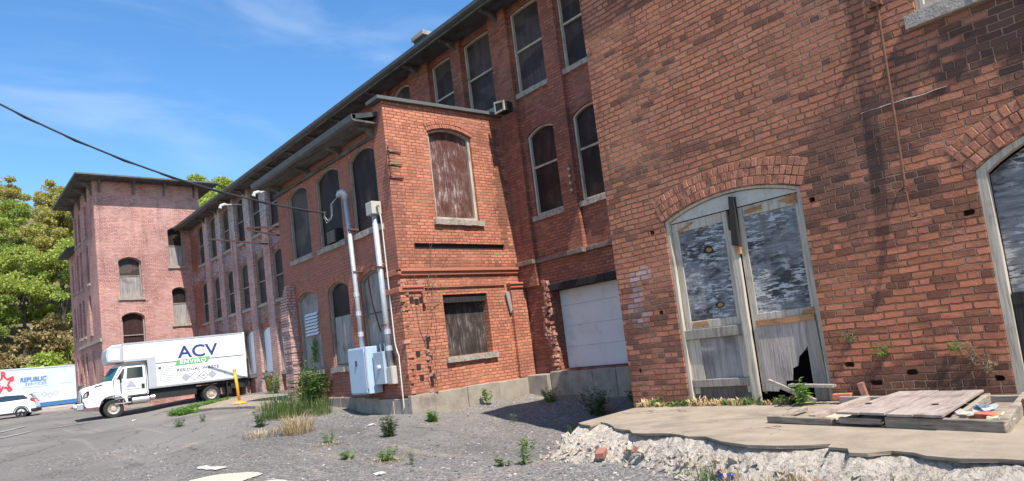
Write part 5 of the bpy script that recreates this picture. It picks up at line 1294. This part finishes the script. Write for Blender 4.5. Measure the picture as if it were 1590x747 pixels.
for k in range(5):       # five letters R set round a white star
    a = R(90+72*k); cx, cz = .40+math.cos(a)*.58, 2.17+math.sin(a)*.58
    o = text_mesh('R', .74, tb_, (cx, -.02, cz), m_trr, 'star_letter', bold=.035, align='CENTER', rot=(math.pi/2, -(a-R(90)), 0))
    o.location = (cx-math.cos(a)*.28, -.02, cz-math.sin(a)*.28)
stp = [(.40+math.cos(R(90+36*k))*(.36 if k % 2 == 0 else .16), 2.17+math.sin(R(90+36*k))*(.36 if k % 2 == 0 else .16)) for k in range(10)]
RB(MB().prism([(x, -.03, z) for x, z in stp], (0, .006, 0)), 'white_star', m_cwhite, tb_)
text_mesh('REPUBLIC', .46, tb_, (1.62, -.012, 2.07), m_blue, 'trailer_lettering', sx=1.0, bold=.014, shear=.12, rot=(math.pi/2, R(2), 0))
text_mesh('SERVICES', .28, tb_, (2.0, -.012, 1.78), simple('faded_letter_blue', (.17, .28, .48), .5), 'trailer_lettering', sx=1.25, spacing=1.15, rot=(math.pi/2, R(2), 0))
RB(MB().box(1.8, 3.7, -.008, -.002, 1.58, 1.62).box(4.6, 5.6, -.008, -.002, 1.62, 1.66), 'small_print', simple('faded_print', (.40, .45, .50), .6), tb_)
for k in range(3):
    x = 3.42+k*.42; z = .98-(.12 if k == 1 else 0); r_ = .21
    RB(MB().ring([(x-r_, -.01, z), (x, -.01, z-r_), (x+r_, -.01, z), (x, -.01, z+r_)], [(x-r_*.8, -.01, z), (x, -.01, z-r_*.8), (x+r_*.8, -.01, z), (x, -.01, z+r_*.8)], (0, .007, 0)), 'placard_mark', simple('placard_tan', (.45, .36, .26), .6), tb_)

# ------------------------------------------------------------------ pad, bollard, painted patches
pad = MB(); P = [(6.87, 24.6), (6.75, 21.5), (6.6, 17.9), (7.2, 17.3), (9.5, 17.5), (9.5, 26), (8.3, 26.2)]
n = len(P); bz = [gz(x, y) for x, y in P]
pad.add([(x, y, b-.1) for (x, y), b in zip(P, bz)] + [(x, y, b+.085) for (x, y), b in zip(P, bz)], [tuple(range(n))[::-1], tuple(range(n, 2*n))] + [(i, (i+1) % n, (i+1) % n+n, i+n) for i in range(n)])
tag(pad.build('pavement_pad', m_slab, bevel=.02), kind='structure')
bo = thing('yellow_bollard', (7.24, 20.9, gz(7.24, 20.9)+.085), 'thin yellow post on a round foot, standing on the concrete pad by the truck', 'bollard')
MB().lathe([(.22, 0), (.20, .035), (.09, .06), (.065, .08)], (0, 0, 0), (0, 0, 1), 18).build('foot', m_yellow, bo, local=True)
MB().tube([(0, 0, .07), (-.02, .03, .55), (-.05, .06, 1.0)], .045, 12).build('post', m_yellow, bo, local=True, smooth=True)
MB().lathe([(.055, 0), (.05, .05), (.02, .07)], (-.05, .06, .99), (0, 0, 1), 12).build('cap', m_yellow, bo, local=True)
m_patch = simple('cream_paint_patch', (.50, .44, .33), .9, var=.15, vs=8, dirt=((.35, .32, .28), 14, .8))
m_line = simple('worn_line_paint', (.29, .275, .255), .9, var=.3, vs=6, dirt=((.2, .19, .185), 7, 1.0))
def flat_patch(name, pts, mat, dz=.016, rough=.04, label=None):
    P = []; rnd = random.Random(len(pts)*7+int(pts[0][0]*13))
    for i, (x, y) in enumerate(pts):
        x2, y2 = pts[(i+1) % len(pts)]; L = math.hypot(x2-x, y2-y); n = max(1, int(L/.12))
        for k in range(n): P.append((x+(x2-x)*k/n+rnd.uniform(-rough, rough), y+(y2-y)*k/n+rnd.uniform(-rough, rough)))
    zz = gz_noisy(np.array([p[0] for p in P]), np.array([p[1] for p in P])); c_ = (sum(p[0] for p in P)/len(P), sum(p[1] for p in P)/len(P))
    zc = gz_noisy(np.array([c_[0]]), np.array([c_[1]]))[0]
    mb = MB(); n = len(P)
    mb.add([(c_[0], c_[1], zc+dz)] + [(x, y, z+dz) for (x, y), z in zip(P, zz)], [(0, i+1, (i+1) % n+1) for i in range(n)])
    return tag(mb.build(name, mat), kind='structure')
flat_patch('pavement_patch', [(2.2, 9.4), (2.75, 9.95), (3.1, 10.05), (3.42, 9.75), (3.5, 9.3), (3.1, 9.1), (2.3, 8.8)], m_patch)
flat_patch('pavement_patch', [(3.15, 11.2), (3.3, 11.2), (3.42, 10.6), (3.2, 10.55)], simple('pinkish_paint_patch', (.55, .49, .44), .9, var=.2, vs=9, dirt=((.3, .28, .26), 12, .8)))
flat_patch('pavement_patch', [(3.2, 8.9), (3.42, 8.7), (3.5, 8.2), (3.3, 8.1)], m_patch)
flat_patch('parking_line', [(1.7, 31.0), (1.9, 30.7), (3.2, 33.2), (3.05, 33.5)], m_line, .02)
flat_patch('parking_line', [(1.5, 27.2), (1.7, 26.9), (2.9, 28.6), (2.75, 28.9)], m_line, .02)
flat_patch('parking_line', [(3.4, 28.9), (3.6, 28.7), (5.0, 29.6), (4.9, 29.9)], m_line, .02)

# loose gravel near the camera and round the rubble: one uncountable layer
rnd = random.Random(77); mb = MB()
base_shapes = []
for k in range(6):
    bm = bmesh.new(); bmesh.ops.create_icosphere(bm, subdivisions=1, radius=1)
    for v in bm.verts: v.co *= 1+.35*noise.noise(v.co*2+Vector((k*5, 0, 0)))
    base_shapes.append(([tuple(v.co) for v in bm.verts], [tuple(v.index for v in f.verts) for f in bm.faces])); bm.free()
N = 6500; gx, gy = [], []
while len(gx) < N:
    d_ = 5.2 + 11*rnd.random()**1.6; a = YAW + rnd.uniform(-.62, .45); x, y = math.sin(a)*d_, math.cos(a)*d_
    if x > 7.35 and y > 11.5: continue
    if y < 6.6 and x > botx(y)-.05: continue
    if x > 10.7: continue
    gx.append(x); gy.append(y)
gzz = gz_noisy(np.array(gx), np.array(gy))
for x, y, z in zip(gx, gy, gzz):
    r = rnd.choice([.004, .005, .005, .006, .007, .009, .013, .02])*rnd.uniform(.8, 1.3); vs, fs = base_shapes[rnd.randrange(6)]
    a = rnd.uniform(0, 6.28); ca, sa = math.cos(a)*r*rnd.uniform(.8, 1.4), math.sin(a)*r
    mb.add([(x+vx*ca-vy*sa, y+vx*sa+vy*ca, z+r*.3+vz*r*.6) for vx, vy, vz in vs], fs)
m_grav = island('gravel_stone', [(0, (.10, .098, .10)), (.5, (.20, .19, .19)), (.8, (.30, .275, .25)), (1, (.48, .44, .39))], vs=60, bump=0)
tag(mb.build('gravel', m_grav, recalc=False), kind='stuff')
# scraps of litter on the asphalt
for (x, y, lab) in ((6.49, 11.67, 'white scrap of paper on the gravel in front of the blue cabinet'), (4.24, 7.57, 'small white pebble of litter on open gravel near the weeds'), (5.5, 26.2, 'tiny white scrap on the asphalt by the front truck tyre')):
    o = MB().blob((0, 0, 0), .07, .05, .018, int(x*7), .5, 2).build('paper_scrap', m_pvc); o.location = (x, y, gz(x, y)+.025); tag(o, lab, 'litter')

# ------------------------------------------------------------------ PLANTS
def leaf_quad(mb, p, d, nrm, L, w, mi):
    d = d.normalized(); sd = d.cross(nrm)
    if sd.length < 1e-3: sd = d.orthogonal()
    sd.normalize(); up2 = sd.cross(d)
    mid = p+d*L*.45
    mb.add([p, mid+sd*w*.5+up2*w*.14, p+d*L-up2*L*.12, mid-sd*w*.5+up2*w*.14], [(0, 1, 2), (0, 2, 3)], mi)
def rv3(r): 
    while True:
        v = Vector((r.uniform(-1, 1), r.uniform(-1, 1), r.uniform(-1, 1)))
        if .05 < v.length < 1: return v.normalized()
def bushy(seed, h, rad, stems, leaves, L, w, droop=.2, lean=None, top=0):
    """stems with leaves set along them; material slots stem, leaf"""
    r = random.Random(seed); mb = MB()
    for k in range(stems):
        a = r.uniform(0, 6.28); rr = rad*math.sqrt(r.random()); hh = h*r.uniform(.65, 1.0)*(1-.3*rr/max(rad, .01))
        b0 = Vector((math.cos(a)*rr*.3, math.sin(a)*rr*.3, -.02)); tip = Vector((math.cos(a)*rr+(lean or (0, 0))[0], math.sin(a)*rr+(lean or (0, 0))[1], hh))
        ctl = b0.lerp(tip, .5)+Vector((r.uniform(-.1, .1)*rad, r.uniform(-.1, .1)*rad, hh*.1))
        P = [(b0*(1-q)**2+ctl*2*q*(1-q)+tip*q*q) for q in (0, .25, .5, .75, 1)]
        sr = max(.003, h*.008); mb.tube(P, [sr, sr*.9, sr*.7, sr*.5, sr*.25], 4, 0, cap=False)
        for j in range(leaves):
            q = top+(1-top)*r.random()**.8
            p = b0*(1-q)**2+ctl*2*q*(1-q)+tip*q*q
            dd_ = Vector((math.cos(j*2.4+k), math.sin(j*2.4+k), r.uniform(-droop, .7))); s_ = r.uniform(.6, 1.15)*(1.1-.45*q)
            leaf_quad(mb, p, dd_, (Vector((0, 0, 1))+rv3(r)*.5).normalized(), L*s_, w*s_, 1)
    return mb
def tuft(seed, h, rad, n, lean=.45, wb=.006):
    r = random.Random(seed); mb = MB()
    for k in range(n):
        a = r.uniform(0, 6.28); rr = rad*math.sqrt(r.random()); b = Vector((math.cos(a)*rr, math.sin(a)*rr, -.01))
        a2 = a+r.uniform(-1, 1); ln = r.uniform(.1, lean); hh = h*r.uniform(.45, 1.0)
        dv_ = Vector((math.cos(a2), math.sin(a2), 0)); sd = Vector((-dv_.y, dv_.x, 0))*wb*r.uniform(.7, 1.3)
        p1 = b+dv_*ln*hh*.35+Vector((0, 0, hh*.6)); p2 = b+dv_*ln*hh+Vector((0, 0, hh*(1-.25*ln)))
        mb.add([b-sd, b+sd, p1+sd*.8, p1-sd*.8, p2], [(0, 1, 2, 3), (3, 2, 4)])
    return mb
def put(mb, name, mats, x, y, label, cat, z=None, group=None):
    o = mb.build(name, mats, recalc=False); o.location = (x, y, (gz(x, y) if z is None else z)); tag(o, label, cat, group); return o
WG = 'weeds growing through the gravel'
B = bushy
put(B(1, 1.2, .5, 34, 26, .17, .085), 'weed_bush', [m_stem, m_leaf], 7.2, 15.7, 'leafy green bush under the louvred annex window', 'bush')
put(B(2, 1.55, .28, 6, 18, .13, .08, top=.35), 'sapling', [m_stem, m_leafbr], 7.25, 16.0, 'young light green sapling rising above the bush by the broken wall stub', 'sapling')
put(B(3, .45, .24, 16, 22, .07, .035), 'weed', [m_stem, m_leaf], 5.45, 14.6, 'rounded green weed at the edge of the straw and tall grass', 'weed', group=WG)
put(tuft(4, .68, .48, 460, .55, .006), 'grass_tuft', m_grass, 6.2, 15.1, 'tall green grass clump in front of the leafy bush', 'grass')
put(tuft(44, .5, .3, 230, .5, .006), 'grass_tuft', m_grass, 6.75, 14.5, 'green grass clump between the leafy bush and the cabinet', 'grass')
put(tuft(5, .52, .3, 280, 1.0, .005), 'straw_tuft', m_straw, 5.55, 12.9, 'dry straw coloured grass clump in the gravel', 'grass')
put(tuft(55, .2, .42, 150, 1.5, .005), 'straw_tuft', m_straw, 5.1, 13.5, 'flattened pale straw lying beside the dry grass clump', 'grass')['kind'] = 'stuff'
put(B(6, .30, .16, 9, 16, .06, .028), 'weed', [m_stem, m_leafbr], 5.32, 11.12, 'small light green weed with straw at its foot, near the dry grass', 'weed', group=WG)
put(tuft(66, .07, .28, 90, 1.6, .006), 'straw_tuft', m_straw, 5.25, 10.95, 'thin mat of straw at the foot of a small weed', 'grass')['kind'] = 'stuff'
put(B(7, .47, .19, 26, 30, .075, .026), 'weed', [m_stem, m_leafdk], 6.14, 10.44, 'dense dark green upright weed standing alone on the gravel', 'weed', group=WG)
put(B(8, .16, .14, 14, 14, .055, .03), 'weed', [m_stem, m_leafbr], 4.70, 9.25, 'low round bright green weed on open gravel', 'weed', group=WG)
put(B(9, .22, .16, 14, 16, .06, .032), 'weed', [m_stem, m_leafbr], 5.02, 8.69, 'small leafy weed on a patch of straw in the middle of the gravel', 'weed', group=WG)
put(tuft(99, .06, .3, 100, 1.7, .006), 'straw_tuft', m_straw, 4.98, 8.6, 'straw patch around a small leafy weed', 'grass')['kind'] = 'stuff'
put(B(10, .33, .11, 6, 20, .05, .016), 'weed', [m_stem, m_leafpale], 5.0, 7.95, 'thin pale weed with feathery stems', 'weed', group=WG)
put(B(11, .29, .13, 14, 22, .09, .03), 'weed', [m_stem, m_leafbr], 7.42, 10.95, 'bright green weed at the annex corner foundation', 'weed', group=WG)
put(B(12, .50, .12, 5, 20, .11, .05, top=.3), 'weed', [m_stem, m_leafbr], 9.3, 11.5, 'slender leafy weed against the annex foundation', 'weed', group=WG)
put(B(13, .42, .25, 24, 22, .07, .035), 'weed', [m_stem, m_leafbr], 10.25, 10.55, 'bright green bushy weed at the broken corner by the garage door', 'weed', group=WG)
put(B(14, .62, .33, 24, 26, .09, .04), 'weed_bush', [m_stem, m_leafdk], 9.55, 8.6, 'dark green bush in the shade below the garage door', 'bush')
put(B(15, .68, .30, 22, 24, .12, .05), 'weed_bush', [m_stem, m_leafdk], 9.9, 7.75, 'dark broad leaved bush between the garage door and the brick wing', 'bush')
put(tuft(151, .25, .35, 160, .6), 'grass_tuft', m_grass, 8.5, 7.9, 'shaded grass at the end of the concrete platform', 'grass')
put(B(16, .27, .06, 3, 16, .06, .022), 'weed', [m_stem, m_leafbr], 8.55, 9.86, 'single thin weed in the shadow on the asphalt', 'weed', group=WG)
put(B(17, .43, .13, 7, 26, .075, .028, lean=(.05, -.05)), 'weed', [m_stem, m_leafbr], 5.37, 6.08, 'tall light green weed beside the end of the rubble edge', 'weed', group=WG)
put(B(18, .16, .14, 7, 14, .07, .03), 'weed', [m_stem, m_leaf], 5.2, 6.3, 'low leafy weed at the foot of the tall light green weed', 'weed', group=WG)
put(B(19, .30, .10, 8, 16, .13, .026), 'weed', [m_stem, m_leafbr], 7.72, 3.72, 'spiky bright green weed growing from the broken door hole', 'weed', z=.46)
put(B(191, .12, .10, 6, 10, .05, .035), 'weed', [m_stem, m_leafdk], 7.72, 3.98, 'low dark weed under the broken board by the door', 'weed', z=.45)
def wallplant(seed, y, z, mat, label, h=.16, n=8, dead=False):
    mb = B(seed, h, .1, n, 12, .06, .013 if not dead else .006, droop=.9, lean=(-.08, 0)); o = mb.build('wall_plant', [m_deadstem if dead else m_stem, mat], recalc=False); o.location = (8.02, y, z); tag(o, label, 'plant', 'plants rooted in the wing wall')
wallplant(20, 2.86, .93, m_leafbr, 'light green plant rooted in the brick wall above the reddish boards')
wallplant(21, 3.19, 1.12, m_leafpale, 'pale dry plant rooted in the brick wall just beside the double door')
wallplant(22, 2.17, .95, m_leafbr, 'small green plant in the brickwork next to dry twigs', .13, 5)
wallplant(23, 2.03, .78, m_straw, 'dry twiggy plant clinging to the brick wall near the second doorway', .34, 14, True)
wallplant(24, 1.92, .70, m_straw, 'dead stalks in the brick wall at the second doorway', .22, 9, True)
# grass along the foot of the doors
rnd = random.Random(9); mb = MB()
for y in np.arange(3.9, 6.3, .11):
    t_ = tuft(int(y*100), rnd.uniform(.06, .17), .09, 26, .9, .004)
    mb.add([(p[0]+7.93+rnd.uniform(-.05, .03), p[1]+y, p[2]+.43) for p in t_.v], t_.f, 0 if rnd.random() < .35 else 1)
tag(mb.build('grass', [m_grass, m_straw], recalc=False), kind='stuff')
mb = MB()
for k in range(34):
    y = rnd.uniform(.9, 3.7); x = botx(y)+rnd.uniform(-.1, .22)
    t_ = tuft(k+900, rnd.uniform(.08, .2), .1, 30, .8, .004); z = gz(x, y)+max(0, x-botx(y))*.5
    mb.add([(p[0]+x, p[1]+y, p[2]+z) for p in t_.v], t_.f, 0 if rnd.random() < .5 else 1)
tag(mb.build('grass', [m_grass, m_straw], recalc=False), kind='stuff')
put(B(25, .12, .12, 8, 16, .04, .02), 'weed', [m_stem, leafmat('yellow_green_leaf', (.22, .26, .03), (.30, .36, .04), (.36, .42, .06))], 4.72, 1.55, 'yellow green weed at the foot of the rubble below the timber frame', 'weed')
put(B(26, .30, .2, 12, 14, .06, .03), 'weed', [m_stem, m_leaf], 4.6, 17.48, 'small green weed on the asphalt in front of the yellow post', 'weed', group=WG)
put(B(27, .22, .12, 8, 12, .05, .025), 'weed', [m_stem, m_leaf], 5.14, 17.45, 'tiny green weed at the edge of the concrete pad', 'weed', group=WG)
put(B(28, 1.0, .45, 20, 20, .12, .06), 'weed_bush', [m_stem, m_leafbr], 10.3, 25.9, 'light green bush between two mill pilasters', 'bush')
put(B(29, .7, .4, 16, 18, .1, .05), 'weed_bush', [m_stem, m_leaf], 10.2, 22.5, 'green bush at the mill wall behind the broken wall stub', 'bush')
mb = MB()
for k in range(70):
    q = k/69; x = 6.55+1.7*max(0, (q-.35)/.65)+rnd.uniform(-.15, .25); y = 24.9+rnd.uniform(-.4, .3)+q*.8-(1-q)*rnd.uniform(0, 1.6)*(q < .3)
    t_ = bushy(k+700, rnd.uniform(.16, .3), .28, 6, 9, .11, .06)
    mb.add([(p[0]+x, p[1]+y, p[2]+gz(x, y)) for p in t_.v], t_.f, 0)
for f_ in range(len(mb.m)): mb.m[f_] = 0
tag(mb.build('ground_cover', [m_leafbr], recalc=False), kind='stuff')
# vine in the louvred window
put(B(30, .85, .16, 7, 16, .1, .07, droop=.9), 'climbing_vine', [m_stem, m_leafbr], 7.62, 16.3, 'green vine climbing the louvre of the annex window', 'vine', z=1.75)

# ------------------------------------------------------------------ TREES
def tree_meshes(seed, h, cr, leaf, n, clumps, mat, name):
    r = random.Random(seed); tb_ = MB(); ch = h*.62
    trunk = [Vector((0, 0, -.4)), Vector((r.uniform(-.2, .2), r.uniform(-.2, .2), h*.25)), Vector((r.uniform(-.4, .4), r.uniform(-.4, .4), h*.55)), Vector((r.uniform(-.5, .5), r.uniform(-.5, .5), h*.9))]
    tb_.tube(trunk, [h*.02, h*.016, h*.01, h*.003], 7)
    cb_ = MB(); cents = []
    for k in range(clumps):
        v = rv3(r); q = r.random()**.45; zf = v.z*q
        cents.append((Vector((v.x*cr*q*(1-.25*max(0, zf)), v.y*cr*q*(1-.25*max(0, zf)), h*.62+zf*ch*.58)), r.uniform(.35, 1.0)*cr*.34))
        if k % 2 == 0:
            b = trunk[1].lerp(trunk[3], r.random()*.7); tb_.tube([b, b.lerp(cents[-1][0], .5)+Vector((0, 0, -.2)), cents[-1][0]], [h*.006, h*.004, h*.0015], 5)
    for k in range(n):
        cpt, rad = cents[r.randrange(len(cents))]; v = rv3(r)*rad*(r.random()**.42); v.z *= .55
        p = cpt+v; d_ = (rv3(r)+v.normalized()*.5).normalized(); leaf_quad(cb_, p, d_, (rv3(r)+Vector((0, 0, .8))).normalized(), leaf*r.uniform(.7, 1.4), leaf*r.uniform(.6, 1.1), 0)
    t_ = tb_.build(name+'_trunk', m_bark); c_ = cb_.build(name+'_crown', mat, recalc=False)
    tm, cm_ = t_.data, c_.data; bpy.data.objects.remove(t_); bpy.data.objects.remove(c_)
    return tm, cm_
TV = [tree_meshes(101, 13, 4.0, .27, 10500, 46, m_tree[0], 'olive'), tree_meshes(102, 12, 3.8, .27, 10500, 44, m_tree[1], 'spring'), tree_meshes(103, 11, 3.6, .27, 10500, 40, m_tree[2], 'deep'), tree_meshes(104, 4.5, 2.6, .26, 3200, 26, m_tree[3], 'scrub'), tree_meshes(105, 3.6, 2.4, .26, 3200, 24, m_tree[1], 'greenscrub')]
TL = ['tall olive yellow tree on the hillside behind the trailer', 'tall fresh green tree on the hillside behind the trailer', 'deep green tree on the hillside behind the trailer', 'brownish leafless looking shrub on the bank behind the trailer', 'yellow green shrub on the bank behind the trailer']
TLR = ['olive yellow tree showing above the mill roof', 'bright green tree showing above the mill roof', 'deep green tree behind the mill roof', '', '']
rnd = random.Random(2024)
def tree(x, y, v, sc):
    tm, cmh = TV[v]; sc *= rnd.uniform(.88, 1.12)
    shrub = v > 2; behind = x/y > .26
    o = thing('hillside_shrub' if shrub else 'hillside_tree', (x, y, gz(x, y)-.1), (TLR if behind else TL)[v], 'shrub' if shrub else 'tree', ('shrubs on the bank' if shrub else 'trees above the mill roof' if behind else 'trees on the hillside'), rz=rnd.uniform(0, 6.28))
    o.scale = (sc, sc, sc*rnd.uniform(.95, 1.15))
    for nm, me in (('trunk', tm), ('crown', cmh)):
        c_ = bpy.data.objects.new(nm, me); COL.objects.link(c_); c_.parent = o
for i, (x, y) in enumerate([(-2, 76), (1, 78), (4, 75), (7.5, 77), (10.5, 76), (14, 78)]): tree(x, y, (1, 0, 2, 1, 1, 0)[i], .8)
for i, (x, y) in enumerate([(-1, 84), (3, 86), (7, 84), (11, 86), (15, 84), (19, 87)]): tree(x, y, (1, 0, 2, 0, 1, 2)[i], .9)
for i, (x, y) in enumerate([(0, 95), (4.5, 97), (9, 94), (13.5, 96), (18, 95), (23, 97)]): tree(x, y, (0, 0, 1, 0, 0, 1)[i], .88)
for i, (x, y) in enumerate([(2, 106), (8, 107), (14, 105), (20, 107)]): tree(x, y, 0, .82)
for i, (x, y) in enumerate([(28, 88), (31.0, 92), (33.5, 90), (30, 99), (26, 96)]): tree(x, y, 1, 1.1)
for i, (x, y) in enumerate([(-3, 70), (0, 71.5), (2.5, 70), (5, 71.5), (7.5, 70.5), (9.8, 71.5), (12, 70.5), (14, 72), (3.5, 73.5), (8.8, 74), (11.5, 74)]): tree(x, y, (3, 4, 3, 3, 4, 4, 3, 4, 3, 3, 4)[i], 1.1)
tag(mb and None or bpy.data.objects['hillside'], kind='structure')
